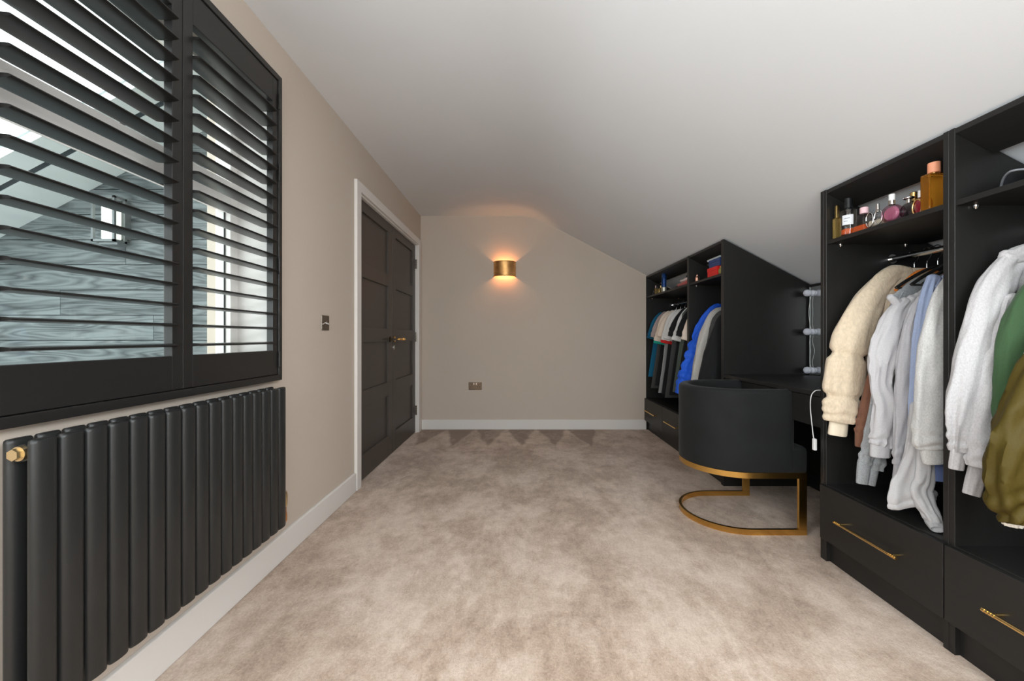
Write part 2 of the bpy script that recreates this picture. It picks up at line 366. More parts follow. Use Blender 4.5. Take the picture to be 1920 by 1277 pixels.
for y0, y1, sa, sb in ((.799, 1.2925, .038, .0385), (1.2945, 1.8005, .039, .036)):
    p = thing('shutter_panel', (-1.104, (y0+y1)/2, .873), None, None); p.parent = sh; p.location = wloc(p)-wloc(sh)
    X0, X1 = -1.118, -1.090
    obj('stile', bx(X0, X1, y0, y0+sa, .873, 2.192), M_shut, p, bev=.002)
    obj('stile', bx(X0, X1, y1-sb, y1, .873, 2.192), M_shut, p, bev=.002)
    obj('rail', bx(X0, X1, y0+sa, y1-sb, .873, .980), M_shut, p, bev=.0015)
    obj('rail', bx(X0, X1, y0+sa, y1-sb, 2.082, 2.192), M_shut, p, bev=.0015)
    L = y1-sb-y0-sa-.003; lm = louvre_mesh(L)
    for k in range(17): inst('louvre', lm, p, (-1.104, (y0+sa+y1-sb)/2, 1.014+k*.0640))
for zc in (.94, 1.36, 1.78, 2.10):
    obj('hinge', bx(-1.088, -1.080, 1.797, 1.806, zc-.035, zc+.035), M_shut, sh, bev=.002)

# ------------------------------------------------------------------ radiator
rd = thing('radiator', (-1.06, 1.29, .215), 'black double-row oval tube radiator below the shutter', 'radiator')
def radtube():
    bm = B(); n = 24; a_, b_ = .0246, .0125
    sec = [(math.cos(t)*b_, math.copysign(abs(math.sin(t))**.75, math.sin(t))*a_) for t in [2*math.pi*j/n for j in range(n)]]
    H = .607
    rings(bm, [[Vector((x_*s, y_*s2, z)) for x_, y_ in sec] for s, s2, z in ((.55, .9, 0), (.9, .98, .003), (1, 1, .009), (1, 1, H-.009), (.9, .98, H-.003), (.55, .9, H))])
    return mesh(bm, 'tube', M_rad, smooth=40)
tm = radtube()
for k in range(17):
    y = .8655+k*.0540
    inst('tube', tm, rd, (-1.033, y, .215))
for k in range(17):
    y = .8655+k*.0540
    inst('tube', tm, rd, (-1.085, y, .215))
for z in (.793, .255):
    b2 = B(); tube(b2, [(-1.059, .852, z), (-1.059, 1.752, z)], .0185, 16, ref=(0, 0, 1))
    obj('header_pipe', b2, M_rad, rd, smooth=40)
b2 = B(); tube(b2, [(-1.059, .852, .793), (-1.059, .843, .793)], .0155, 18, ref=(0, 0, 1)); tube(b2, [(-1.059, .843, .793), (-1.059, .833, .793)], .0125, 6, ref=(0, 0, 1))
obj('plug', b2, M_brplug, rd, smooth=30)
b2 = B(); tube(b2, [(-1.059, 1.752, .255), (-1.059, 1.785, .255), (-1.062, 1.792, .24), (-1.075, 1.792, .225), (-1.119, 1.792, .222)], .0105, 12, 24, ref=(0, 0, 1))
obj('valve_pipe', b2, M_copper, rd, smooth=60)
b2 = B(); lathe(b2, (-1.059, 1.788, .232), [(.012, -.02), (.017, -.012), (.017, .012), (.013, .03), (.013, .045)], 14)
obj('valve_body', b2, M_copper, rd, smooth=40)
b2 = B(); lathe(b2, (-1.059, 1.788, .280), [(.013, 0), (.0175, .006), (.0185, .05), (.015, .068), (.006, .072)], 18)
obj('valve_head', b2, M_brplug, rd, smooth=40)
for y in (1.02, 1.56):
    obj('wall_bracket', bx(XL, -1.06, y-.012, y+.012, .76, .80), M_rad, rd, bev=.002)

# ------------------------------------------------------------------ switch, socket, wall light
sw = thing('light_switch', (XL, 2.295, 1.078), 'black nickel toggle light switch on the left wall', 'switch')
obj('plate', bx(XL, XL+.006, 2.252, 2.338, 1.078, 1.164), M_nickel, sw, bev=.0028, seg=3)
b2 = B(); tube(b2, [(XL+.006, 2.295, 1.121), (XL+.010, 2.295, 1.121)], .008, 14, ref=(0, 0, 1)); obj('collar', b2, M_chrome, sw, smooth=40)
b2 = B(); rings(b2, [[Vector((XL+.008+d, 2.295, 1.121-d*.55))+Vector((0, math.cos(a)*r, math.sin(a)*r)) for a in [2*math.pi*j/12 for j in range(12)]] for d, r in ((0, .0035), (.014, .006), (.019, .005))])
obj('toggle', b2, M_chrome, sw, smooth=40)
so = thing('wall_socket', (-.505, YB, .445), 'black nickel double power socket on the end wall', 'socket')
obj('plate', bx(-.579, -.431, YB-.007, YB, .445, .531), M_nickel, so, bev=.003, seg=3)
for xc in (-.545, -.465):
    for dx, dz, w_, h_ in ((0, .020, .006, .011), (-.011, -.002, .010, .006), (.011, -.002, .010, .006)):
        obj('pin_hole', bx(xc+dx-w_/2, xc+dx+w_/2, YB-.0078, YB-.0068, .483+dz-h_/2, .483+dz+h_/2), M_dark, so)
for xc in (-.519, -.491):
    obj('rocker', bx(xc-.006, xc+.006, YB-.0105, YB-.006, .502, .522), M_chrome, so, bev=.001)
# copper half-round wall light
SXc, SZ0, SZ1, SR = -.172, 1.716, 1.886, .125
wl_ = thing('wall_light', (SXc, YB, SZ0), 'copper half-round wall light glowing on the end wall', 'wall light')
m = mat('aged_copper_shade', (.92, .44, .17, 1), .42, metal=1, var=.35, vscale=14, bump=.1, bscale=60)
n = 40; b2 = B()
arc = [(SXc+math.cos(math.pi+math.pi*j/n)*SR, YB-.0005+math.sin(math.pi+math.pi*j/n)*.105) for j in range(n+1)]
arci = [(SXc+math.cos(math.pi+math.pi*j/n)*(SR-.003), YB-.0005+math.sin(math.pi+math.pi*j/n)*.102) for j in range(n+1)]
loop = arc+arci[::-1]
rings(b2, [[Vector((p[0], p[1], z)) for p in loop] for z in (SZ0, SZ1)])
sd = obj('shade', b2, m, wl_, smooth=40)
for z in (SZ0+.006, SZ1-.006):
    b2 = B(); tube(b2, [Vector((SXc+(p[0]-SXc)*1.006, YB-.0005+(p[1]-YB+.0005)*1.01, z)) for p in arc[1:-1]], .0035, 8, ref=(0, 0, 1)); obj('rim', b2, m, sd, smooth=60)
obj('back_plate', bx(SXc-.05, SXc+.05, YB-.012, YB, SZ0+.035, SZ1-.035), m, wl_, bev=.002)
M_lampglow = mat('warm_lit_filament', S(255, 214, 150), .4, emis=(1, .62, .28, 1), estr=8)
M_clearbulb = glass_thin('clear_bulb_glass', (1, .97, .92, 1), .03)
lc = Vector((SXc, YB-.055, (SZ0+SZ1)/2))
b2 = B(); lathe(b2, (lc.x, lc.y, lc.z-.055), [(.010, 0), (.011, .012), (.020, .034), (.023, .052), (.018, .070), (.005, .079)], 16); bu = obj('bulb', b2, M_clearbulb, wl_, smooth=60)
b2 = B(); lathe(b2, (lc.x, lc.y, lc.z-.035), [(.002, 0), (.003, .008), (.002, .016)], 8); obj('filament', b2, M_lampglow, bu, smooth=60)
b2 = B(); lathe(b2, (lc.x, lc.y, lc.z-.08), [(.012, 0), (.012, .026)], 12); obj('lamp_holder', b2, M_nickel, wl_, smooth=40)
pl = bpy.data.lights.new('wall_light_glow', 'POINT'); pl.energy = 2.5; pl.color = (1, .55, .25); pl.shadow_soft_size = .015
plo = bpy.data.objects.new('wall_light_glow', pl); COL.objects.link(plo); plo.parent = wl_; plo.location = lc-wloc(wl_)

# ------------------------------------------------------------------ black fitted furniture
XF, XBK = 1.42, 2.03
def side_pts(y, z0=0, xf=XF): return [Vector((xf, y, z0)), Vector((XBK, y, z0)), Vector((XBK, y, ceil_z(XBK)-.014)), Vector((xf, y, ceil_z(xf)-.014))]
def handle(parent, yc, zc, L=.29, m=M_gold):
    x0 = 1.402; xb = x0-.034
    b2 = B(); tube(b2, [(xb, yc-L/2, zc), (xb, yc+L/2, zc)], .0055, 12, ref=(0, 0, 1)); h = obj('handle', b2, m, parent, smooth=40)
    for s in (-1, 1):
        b2 = B(); tube(b2, [(x0+.001, yc+s*(L/2-.025), zc), (xb, yc+s*(L/2-.025), zc)], .0042, 10, ref=(0, 0, 1)); obj('post', b2, m, h, smooth=40)
        b2 = B()
        for k in range(4): tube(b2, [(xb, yc+s*(L/2-.004-k*.008), zc), (xb, yc+s*(L/2-.009-k*.008), zc)], .0063, 12, ref=(0, 0, 1))
        obj('knurling', b2, m, h, smooth=40)
def wardrobe(y0, y1, label, drawers, sides=(.018, .018), end=None, rail=True, shelf_z=1.469, rail_w=1.72):
    t = thing('wardrobe', ((XF+XBK)/2, (y0+y1)/2, 0), label, 'wardrobe', 'black open wardrobe units under the slope')
    i0, i1 = y0+sides[0], y1-sides[1]
    obj('side_panel', prism(B(), side_pts(y0), (0, sides[0], 0)), M_wood, t, bev=.001, seg=1)
    obj('side_panel', prism(B(), side_pts(i1), (0, sides[1], 0)), M_wood, t, bev=.001, seg=1)
    # sloping top board
    zt = ceil_z(XF)-.016; d = .125
    obj('top_board', prism(B(), [Vector((XF+.002, i0, zt-.018)), Vector((XF+d, i0, zt-.018-d*SL)), Vector((XF+d, i0, zt-d*SL)), Vector((XF+.002, i0, zt))], (0, i1-i0, 0)), M_woodh, t, bev=.001, seg=1)
    xs = XF+(ceil_z(XF)-.02-(shelf_z+.02))/SL
    obj('shelf', bx(XF+.004, xs, i0, i1, shelf_z, shelf_z+.018), M_woodh, t, bev=.001, seg=1)
    for yy in (i0+.007, i1-.007):
        for xx in (XF+.06, XF+.36):
            b2 = B(); lathe(b2, (xx, yy, shelf_z-.013), [(.003, 0), (.006, .006), (.007, .012)], 10); obj('shelf_peg', b2, M_chrome, t, smooth=40)
    obj('base_board', bx(XF, XBK, i0, i1, .342, .358), M_woodh, t, bev=.001, seg=1)
    obj('back_panel', bx(XBK-.012, XBK, i0, i1, .358, ceil_z(XBK)-.016), M_wood, t)
    obj('plinth', bx(XF+.018, XF+.034, i0, i1, 0, .108), M_woodh, t)
    w = (y1-y0)/drawers
    for k in range(drawers):
        a, b_ = y0+k*w+.0015, y0+(k+1)*w-.0015
        dr = obj('drawer', bx(1.402, XF-.001, a, b_, .106, .354), M_woodh, t, bev=.0012, seg=1)
        handle(dr, (a+b_)/2, .234)
    if rail:
        b2 = B(); tube(b2, [(rail_w, i0, 1.40), (rail_w, i1, 1.40)], .0125, 14, ref=(0, 0, 1)); r_ = obj('hanging_rail', b2, M_chrome, t, smooth=60)
        for yy, s in ((i0, 1), (i1, -1)):
            b2 = B(); tube(b2, [(rail_w, yy, 1.40), (rail_w, yy+s*.008, 1.40)], .022, 16, ref=(0, 0, 1)); obj('rail_socket', b2, M_chrome, r_, smooth=40)
    return t
wa = wardrobe(1.325, 1.872, 'black wardrobe unit with perfume shelf and cream fleece jacket', 1)
obj('end_panel', prism(B(), side_pts(1.8725), (0, .018, 0)), M_wood, wa, bev=.001, seg=1)
wb = wardrobe(.755, 1.324, 'black wardrobe unit nearest the viewpoint holding the olive jacket', 1)
wc = wardrobe(2.808, 3.380, 'narrow black wardrobe unit with blue jacket and red box beside the vanity', 1, shelf_z=1.474)
obj('end_panel', prism(B(), side_pts(2.7895), (0, .018, 0)), M_wood, wc, bev=.001, seg=1)
wd = wardrobe(3.381, 4.508, 'wide black wardrobe unit full of shirts against the end wall', 2, shelf_z=1.476)
# vanity
va = thing('vanity_desk', (1.72, 2.34, 0), 'black vanity desk between the wardrobes with mirror at back', 'desk')
VY0, VY1 = 1.8915, 2.7885
obj('desk_top', bx(XF-.002, XBK, VY0, VY1, .757, .780), M_woodh, va, bev=.0015)
obj('drawer', bx(XF+.006, XF+.024, VY0+.002, VY1-.002, .608, .753), M_woodh, va, bev=.0015)
obj('drawer_box', bx(XF+.024, XBK-.06, VY0+.03, VY1-.03, .625, .745), M_wood, va)
obj('back_panel', bx(XBK-.012, XBK, VY0, VY1, 0, ceil_z(XBK)-.012), M_wood, va)
mi = thing('vanity_mirror', (2.0, 2.34, .781), 'wide mirror leaning behind the vanity desk', 'mirror')
obj('mirror_glass', bx(2.010, 2.0165, VY0+.004, VY1-.018, .782, 1.385), M_mirror, mi, bev=.001, seg=1)
M_edge = mat('polished_glass_edge', S(210, 222, 220), .1, spec=.8)
obj('mirror_edge', bx(2.0085, 2.0175, VY1-.018, VY1-.013, .782, 1.385), M_edge, mi)
vl = thing('vanity_bulb_string', (2.0, 2.755, .79), 'string of three round white bulbs stuck to the mirror edge', 'vanity lights')
for z in (1.342, 1.076, .812):
    b2 = B(); rings(b2, [[Vector((2.009-d, 2.745+math.cos(a)*r, z+math.sin(a)*r)) for a in [2*math.pi*j/20 for j in range(20)]] for d, r in ((0, .021), (.014, .019), (.016, .016), (.024, .021), (.036, .0245), (.050, .0215), (.058, .013), (.0605, .003))])
    obj('bulb', b2, M_bulb, vl, smooth=50)
for z0, z1, s in ((1.342, 1.076, 1), (1.076, .812, -1)):
    b2 = B(); tube(b2, [(2.003, 2.752, z0-.018), (2.000, 2.762, z0-.07), (1.996, 2.757+s*.008, (z0+z1)/2), (2.001, 2.762, z1+.06), (2.003, 2.752, z1+.018)], .0015, 6, 24)
    obj('cable', b2, M_white, vl, smooth=60)
cb = thing('lighting_cable', (1.41, 1.93, .60), 'white cable with inline switch hanging over the desk edge', 'cable')
P_ = lambda u, v: Vector(((u-U0)*1.405/(u-U0), 1.405*F/(u-U0), CH-(v-V0)*1.405/(u-U0)))
b2 = B(); tube(b2, [(1.62, 1.915, .7825), (1.50, 1.912, .7825), (1.43, 1.912, .786), (1.412, 1.917, .780), (1.405, 1.930, .755), (1.404, 1.934, .70), (1.405, 1.925, .62), (1.405, 1.917, .57), (1.406, 1.914, .555)], .0022, 8, 50)
obj('cord', b2, M_white, cb, smooth=60)
b2 = B(); box(b2, 1.398, 1.412, 1.899, 1.917, .500, .556); obj('inline_switch', b2, M_white, cb, bev=.004)

# ------------------------------------------------------------------ tub chair
chx, chy, R = 1.230, 2.366, .270
ch = thing('tub_chair', (chx, chy, 0), 'black velvet tub chair on a brass cantilever frame at the vanity', 'chair')
def upath(r, xend, ns=7, na=33):
    pts = []; nr = []
    for k in range(ns): pts.append((xend+(chx-xend)*k/ns, chy-r)); nr.append((0, -1))
    for k in range(na):
        a = -math.pi/2-math.pi*k/(na-1); pts.append((chx+math.cos(a)*r, chy+math.sin(a)*r)); nr.append((math.cos(a), math.sin(a)))
    for k in range(1, ns+1): pts.append((chx+(xend-chx)*k/ns, chy+r)); nr.append((0, 1))
    return pts, nr
fr = thing('frame', (chx, chy, 0), None, None); fr.parent = ch; fr.location = (0, 0, 0); fr['label'] = 'brushed brass frame'
pp, nn = upath(R-.008, 1.505)
obj('floor_ring', sweep_rect(B(), pp, nn, .0075, 0, .030), M_brass, fr, smooth=30)
obj('seat_ring', sweep_rect(B(), pp, nn, .0075, .297, .327), M_brass, fr, smooth=30)
for y in (chy-R+.008, chy+R-.008):
    obj('leg', bx(1.462, 1.505, y-.0076, y+.0076, .030, .297), M_brass, fr, bev=.001, seg=1)
def backrest():
    th = .062; z0, z1 = .327, .763; pp, nn = upath(R+.001-th/2, 1.420, 10, 45); h = th/2; cr = .026
    sec = []
    for cx, cz, a0 in ((h-cr, z1-cr, 0), (-h+cr, z1-cr, 90), (-h+.008, z0+.008, 180), (h-.008, z0+.008, 270)):
        c_ = cr if cz > .5 else .008
        for k in range(6):
            a = math.radians(a0+k*18); sec.append((cx+math.cos(a)*c_, cz+math.sin(a)*c_))
    # straight runs of the section subdivided for a gentle swell
    rs = []
    N_ = len(pp)
    for i, (p, q) in enumerate(zip(pp, nn)): rs.append([(p, q, s) for s in sec])
    out = []
    def ring(p, q, fx, dx):
        zc = (z0+z1)/2
        return [Vector((p[0]+q[0]*s[0]*fx+dx, p[1]+q[1]*s[0]*fx, zc+(s[1]-zc)*(1-(1-fx)*.14))) for s in sec]
    for fx, dx in ((.25, .026), (.62, .022), (.88, .012)): out.append(ring(pp[0], nn[0], fx, dx))
    for p, q in zip(pp, nn): out.append(ring(p, q, 1, 0))
    for fx, dx in ((.88, .012), (.62, .022), (.25, .026)): out.append(ring(pp[-1], nn[-1], fx, dx))
    return rings(B(), out)
obj('backrest', backrest(), M_velvet, ch, smooth=60)
pp, nn = upath(.264, 1.508, 6, 33)
loop = [Vector((p[0], p[1], .327)) for p in pp]
def inset(rr, xe, z): return [Vector((p[0], p[1], z)) for p in upath(rr, xe, 6, 33)[0]]
b2 = rings(B(), [inset(.262, 1.500, .327), inset(.264, 1.506, .335), inset(.264, 1.508, .435), inset(.260, 1.505, .452), inset(.250, 1.495, .463), inset(.232, 1.475, .469), inset(.1, 1.36, .474)])
obj('seat', b2, M_velvet, ch, smooth=60)

# ------------------------------------------------------------------ exterior beyond the window
YO = 2.70
tag(obj('ground_outside', bx(-9, XL-.30, -3, 6, -.15, -.05), M_ground), 'unseen grey paving added outside the window to bounce light', 'paving', kind='structure')  # unseen pale ground, added to bounce sky light up
wo = thing('wall_outside', (-3, YO, 0), 'grey timber clad gable wall seen through the window', 'wall', kind='structure')
cz = lambda x: 3.553+.525*x; xz = lambda z: (z-3.553)/.525
zz = 1.0184-6*.1696; k = 0
obj('sheathing', prism(B(), [Vector((-6, YO+.022, -.05)), Vector((XL-.3, YO+.022, -.05)), Vector((XL-.3, YO+.022, cz(XL-.3))), Vector((-6, YO+.022, max(cz(-6), .3)))], (0, .1, 0)), M_soffdark, wo)
while zz < 2.75:
    a, b_ = zz+.0025, zz+.1696-.0025
    l0, l1 = max(-5.8, xz(a)), max(-5.8, xz(b_))
    if l1 < XL-.4:
        cuts = sorted([-2.1-1.7*((k*.37) % 1)])
        xs = [None]+[c for c in cuts if c > max(l0, l1)+.1]+[None]
        for q in range(len(xs)-1):
            p0 = (l0, l1) if xs[q] is None else (xs[q]+.0015,)*2
            p1 = (XL-.3,)*2 if xs[q+1] is None else (xs[q+1]-.0015,)*2
            obj('cladding_board', prism(B(), [Vector((p0[0], YO, a)), Vector((p1[0], YO, a)), Vector((p1[1], YO, b_)), Vector((p0[1], YO, b_))], (0, .021, 0)), M_clad, wo)
    zz += .1696; k += 1
ro = thing('roof_outside', (-3, 2.4, 2), 'pale grey roof overhang of the clad gable outside', 'roof', kind='structure')
def slab(y0, y1, dz0, dz1, m, name, x0=-6.2, x1=XL-.32):
    obj(name, prism(B(), [Vector((x0, y0, cz(x0)+dz0)), Vector((x1, y0, cz(x1)+dz0)), Vector((x1, y0, cz(x1)+dz1)), Vector((x0, y0, cz(x0)+dz1))], (0, y1-y0, 0)), m, ro)
slab(2.225, 2.368, 0, .02, M_soffit, 'soffit_panel'); slab(2.412, 2.70, 0, .02, M_soffit, 'soffit_panel'); slab(2.368, 2.412, .012, .02, M_soffdark, 'joint_strip')
slab(2.225, 4.5, .02, .06, M_soffit, 'roof_deck'); slab(2.215, 4.5, .06, .075, M_soffit, 'roof_sheet')
b2 = B(); c_ = px(65, 355, 2.45); lathe(b2, (c_.x, c_.y, cz(c_.x)-.018), [(.012, 0), (.014, .005), (.014, .03)], 12); obj('soffit_stud', b2, M_soffdark, ro, smooth=40)
# lantern on the clad wall
LY0, LY1 = 2.585, YO; a = px(170, 366, LY0); b_ = px(214, 452, LY0)
ln = thing('outdoor_lantern', ((a.x+b_.x)/2, YO, b_.z), 'square glowing lantern on the clad wall outside the window', 'lantern')
x0, x1, z0, z1 = a.x, b_.x, b_.z, a.z; t_ = .014
for xx in (x0, x1-t_):
    for yy in (LY0, LY1-.03-t_): obj('post', bx(xx, xx+t_, yy, yy+t_, z0, z1), M_darkmetal, ln)
for z in (z0, z1-t_):
    for q in ((x0, x1, LY0, LY0+t_), (x0, x1, LY1-.03-t_, LY1-.03), (x0, x0+t_, LY0, LY1-.03), (x1-t_, x1, LY0, LY1-.03)): obj('frame_bar', bx(q[0], q[1], q[2], q[3], z, z+t_), M_darkmetal, ln)
M_lan = mat('lit_opal_glass', S(250, 250, 240), .4, emis=(1, .97, .88, 1), estr=.9)
obj('lit_glass', bx(x0+.045, x1-.016, LY0+.02, LY1-.05, z0+.02, z1-.03), M_lan, ln, bev=.004)
obj('wall_plate', bx(x0+.02, x1+.0, LY1-.03, LY1-.001, z0+.03, z1-.02), M_darkmetal, ln)
obj('tray', bx(x0+.03, x1+.0, LY0+.02, LY1-.03, z0-.018, z0), M_darkmetal, ln, bev=.003)

# ------------------------------------------------------------------ clothes
def fabric(name, col, marl=0, rough=.95, bump=.35, bscale=260, vscale=300, sheen=.15, col2=None):
    return mat(name, col, rough, bump=bump, bscale=bscale, var=max(marl, .04), vscale=vscale, spec=.15, sheen=sheen, col2=col2, stretch=(1, 1, .55))
FB = dict(
    cream=fabric('cream_fleece', S(212, 194, 170), .10, bump=1.0, bscale=150, vscale=110),
    cream2=fabric('cream_cuff', S(228, 214, 192), .03),
    brown=fabric('brown_fleece', S(118, 82, 66), .06),
    midgrey=fabric('mid_grey_marl', S(150, 152, 154), .18),
    lightgrey=fabric('light_grey_jersey', S(186, 183, 185), .06),
    lightgrey2=fabric('pale_grey_jersey', S(178, 175, 178), .07),
    jogger=fabric('jogger_grey', S(184, 182, 183), .05),
    blue=fabric('light_blue_jersey', S(152, 164, 192), .06),
    navy=fabric('slate_blue_jersey', S(92, 106, 146), .06),
    marl=fabric('oat_grey_marl', S(190, 188, 186), .14),
    hoodie=fabric('grey_marl_hoodie', S(184, 181, 182), .12),
    green=fabric('green_sweat', S(60, 84, 57), .05),
    sherpa=fabric('white_sherpa', S(214, 206, 194), .12, bump=1.0, bscale=150),
    olive=fabric('olive_nylon', S(72, 61, 24), .08, rough=.55, bump=.12, sheen=0),
    royal=fabric('royal_blue_nylon', S(40, 92, 206), .08, rough=.45, bump=.1, sheen=0),
    grey3=fabric('warm_grey_jersey', S(176, 172, 166), .10),
    black=fabric('black_cotton', S(34, 34, 35), .08),
    char=fabric('charcoal_cotton', S(70, 70, 70), .10),
    teal=fabric('teal_stripe', S(30, 96, 128), .15),
    mauve=fabric('mauve_grey_cotton', S(168, 152, 148), .06),
    ecru=fabric('ecru_cotton', S(222, 206, 190), .05),
    white=fabric('white_cotton', S(214, 212, 210), .04),
    gtee=fabric('grey_cotton', S(148, 148, 148), .08),
    bottle=fabric('dark_green_grey_cotton', S(84, 92, 86), .08),
    red=fabric('red_trim', S(196, 40, 40), .04),
    mint=fabric('mint_trim', S(40, 160, 140), .04),
)
def sgnp(v, p): return math.copysign(abs(v)**p, v)
def ridge(v): return 1-2.2*abs(mnoise.noise(v))
def cloth_tube(bm, path, m=70, n=40, wr=.006, seed=0, pinch=None, bunch=.004):
    """flattened sleeve along path of (X, Y, Z, r_inplane, r_y); folds by ridged noise running along the cloth"""
    P = crom(path, m); rs = []; arc = [0.0]
    for i in range(1, m): arc.append(arc[-1]+(Vector(P[i][:3])-Vector(P[i-1][:3])).length)
    for i, q in enumerate(P):
        c = Vector(q[:3]); a = Vector(P[max(i-1, 0)][:3]); b = Vector(P[min(i+1, m-1)][:3]); t = (b-a).normalized()
        yv = Vector((0, 1, 0)); nv = t.cross(yv).normalized(); bv = nv.cross(t).normalized()
        f = 1.0; sA = arc[i]; de = arc[-1]-sA
        if pinch:
            for pz in pinch: f *= 1-.27*math.exp(-((q[2]-pz)/.014)**2)
        ring = []
        for j in range(n):
            th = 2*math.pi*j/n; e = Vector((math.cos(th), math.sin(th)))
            w = ridge(Vector((e.x*1.5+seed*3.1, e.y*1.5+seed, sA*3.2)))*.9-.35
            w += ridge(Vector((e.x*1.2+seed, e.y*1.2-seed, sA*9+e.x*1.2)))*.45-.15
            w += mnoise.noise(Vector((e.x*3.2+seed, e.y*3.2, sA*20)))*.16
            k = wr*w*min(1, i/8+.25)
            k += bunch*math.sin(sA*150+th*1.0+3*mnoise.noise(Vector((e.x, e.y, sA*8+seed))))*math.exp(-(de/.07)**2)*min(1, de/.015)
            ring.append(c+nv*(sgnp(e.x, .95)*(q[3]*f+k))+bv*(sgnp(e.y, .95)*(q[4]*f+k)))
        rs.append(ring)
    def endring(r, f, d):
        c = sum(r, Vector())/len(r); return [c+(p-c)*f+d for p in r]
    t0 = (Vector(P[0][:3])-Vector(P[1][:3])).normalized(); t1 = (Vector(P[-1][:3])-Vector(P[-2][:3])).normalized()
    rs = [endring(rs[0], .35, t0*P[0][3]*.42), endring(rs[0], .75, t0*P[0][3]*.28)]+rs+[endring(rs[-1], .93, t1*.004), endring(rs[-1], .86, -t1*.008), endring(rs[-1], .5, -t1*.012)]
    return rings(bm, rs)
def torso(bm, Xc, Y, zt, sw, L, th, seed, n=44, K=40, flare=.02, lean=0):
    rs = []
    for i in range(K+1):
        s = i/K; s2 = s**1.15; d = L*s2
        if d < .085: w = .055+(sw-.055)*(d/.085)**.72
        else: w = sw+flare*(d-.085)/L
        ty = .012+(th-.012)*min(1, d/.22)**.8
        ring = []
        for j in range(n):
            a = 2*math.pi*j/n; x = w*sgnp(math.cos(a), .85); y = ty*sgnp(math.sin(a), .8)
            fo = math.sin(x*38+seed*1.7+1.4*math.sin(d*5+seed))*.008*min(1, d/.4)+mnoise.noise(Vector((x*9+seed*5, seed, d*6)))*.008*min(1, d/.2)
            ring.append(Vector((Xc+x-lean*d, Y+y+fo, zt-d)))
        rs.append(ring)
    c = [sum(rs[-1], Vector())/n+(p-sum(rs[-1], Vector())/n)*.9 for p in rs[-1]]
    return rings(bm, rs+[[p+Vector((0, 0, .004)) for p in c]])
def hanger(Xc, Y, label, sw=.19, m=None, rail_z=1.4125, zt=1.325, group='hangers on the wardrobe rails'):
    m = m or M_dark; t = thing('clothes_hanger', (Xc, Y, zt-.09), label, 'hanger', group)
    b2 = B(); tube(b2, [(Xc, Y, zt), (Xc, Y, zt+.035), (Xc+.012, Y, rail_z-.03), (Xc+.019, Y, rail_z-.008), (Xc+.012, Y, rail_z+.008), (Xc-.002, Y, rail_z+.0125), (Xc-.015, Y, rail_z+.006), (Xc-.018, Y, rail_z-.008)], .0020, 8, 36, ref=(0, 1, 0))
    obj('hook', b2, M_chrome, t, smooth=60)
    b2 = B()
    for s in (-1, 1):
        tube(b2, [(Xc, Y, zt+.006), (Xc+s*.05, Y, zt-.010), (Xc+s*sw*.75, Y, zt-.055), (Xc+s*sw, Y, zt-.085)], .0065, 10, 18, ref=(0, 1, 0))
    tube(b2, [(Xc-sw+.004, Y, zt-.086), (Xc+sw-.004, Y, zt-.086)], .004, 8, ref=(0, 1, 0))
    obj('shoulder_bar', b2, m, t, smooth=60)
    return t
GI = [0]
def from_px(spec, Y, ratio=.62, dy=0, dY=None):
    """(u, v, half width in px) at depth Y -> path points with in-plane and thickness radii; the tube is seen obliquely"""
    out = []
    for k, (u, v, hw) in enumerate(spec):
        yy = Y+dy+(dY[k] if dY else 0); p = px(u, v, yy); s = hw*yy/F; q = abs(p.x)/yy
        rx = s/math.sqrt(1+(q*ratio)**2); out.append((p.x, p.y, p.z, rx, max(.012, rx*ratio)))
    return out
def garment(name, label, cat, Y, m, sleeves=(), cuffs=(), Xc=1.745, zt=1.335, sw=.19, L=.62, th=.022, group=None, body=True, hang='', wr=.006, ratio=.62, cuffm=None, hood=None, pinch=None, hem=None, trims=(), hm=None, collar=None, dYs=None, flare=.02, hz=None):
    GI[0] += 1; sd = GI[0]
    t = thing(name, (Xc, Y, zt-L), label, cat, group)
    if body: obj('body', torso(B(), Xc, Y, zt, sw, L, th, sd, flare=flare), m, t, smooth=70)
    for i, s in enumerate(sleeves):
        path = from_px(s, Y, ratio, dY=dYs[i] if dYs else None) if len(s[0]) == 3 else s
        obj('sleeve', cloth_tube(B(), path, seed=sd+i*.37, wr=wr, pinch=pinch, bunch=.010 if wr > .015 and not pinch else .004), m, t, smooth=70)
    if body and sleeves:
        obj('sleeve', cloth_tube(B(), [(Xc+sw-.05, Y, zt-.075, .045, .018), (Xc+sw-.005, Y-.004, zt-.20, .048, .020), (Xc+sw, Y-.004, zt-.38, .044, .019), (Xc+sw-.01, Y-.004, zt-L+.03, .036, .017)], m=44, n=28, seed=sd+.9, wr=.005), m, t, smooth=70)
    for s in cuffs:
        path = from_px(s, Y, ratio) if len(s[0]) == 3 else s
        obj('cuff', cloth_tube(B(), path, m=12, seed=sd+.5, wr=.0015, bunch=0), cuffm or m, t, smooth=70)
    if hem: obj('hem_band', torso_band(Xc, Y, zt-L, sw, th, sd, hem), m, t, smooth=60)
    if hood: obj('hood', cloth_tube(B(), from_px(hood, Y, .8), seed=sd+.8, wr=.008), m, t, smooth=70)
    if collar: obj('collar', cloth_tube(B(), from_px(collar, Y, .7), seed=sd+.6, wr=.003, m=20), m, t, smooth=70)
    for s, mm_ in trims: obj('trim', cloth_tube(B(), from_px(s, Y, ratio), m=8, seed=sd, wr=.001, bunch=0), mm_, t, smooth=70)
    if hang: hanger(Xc, Y, hang, sw=sw-.015, m=hm, zt=hz or zt-.008)
    return t
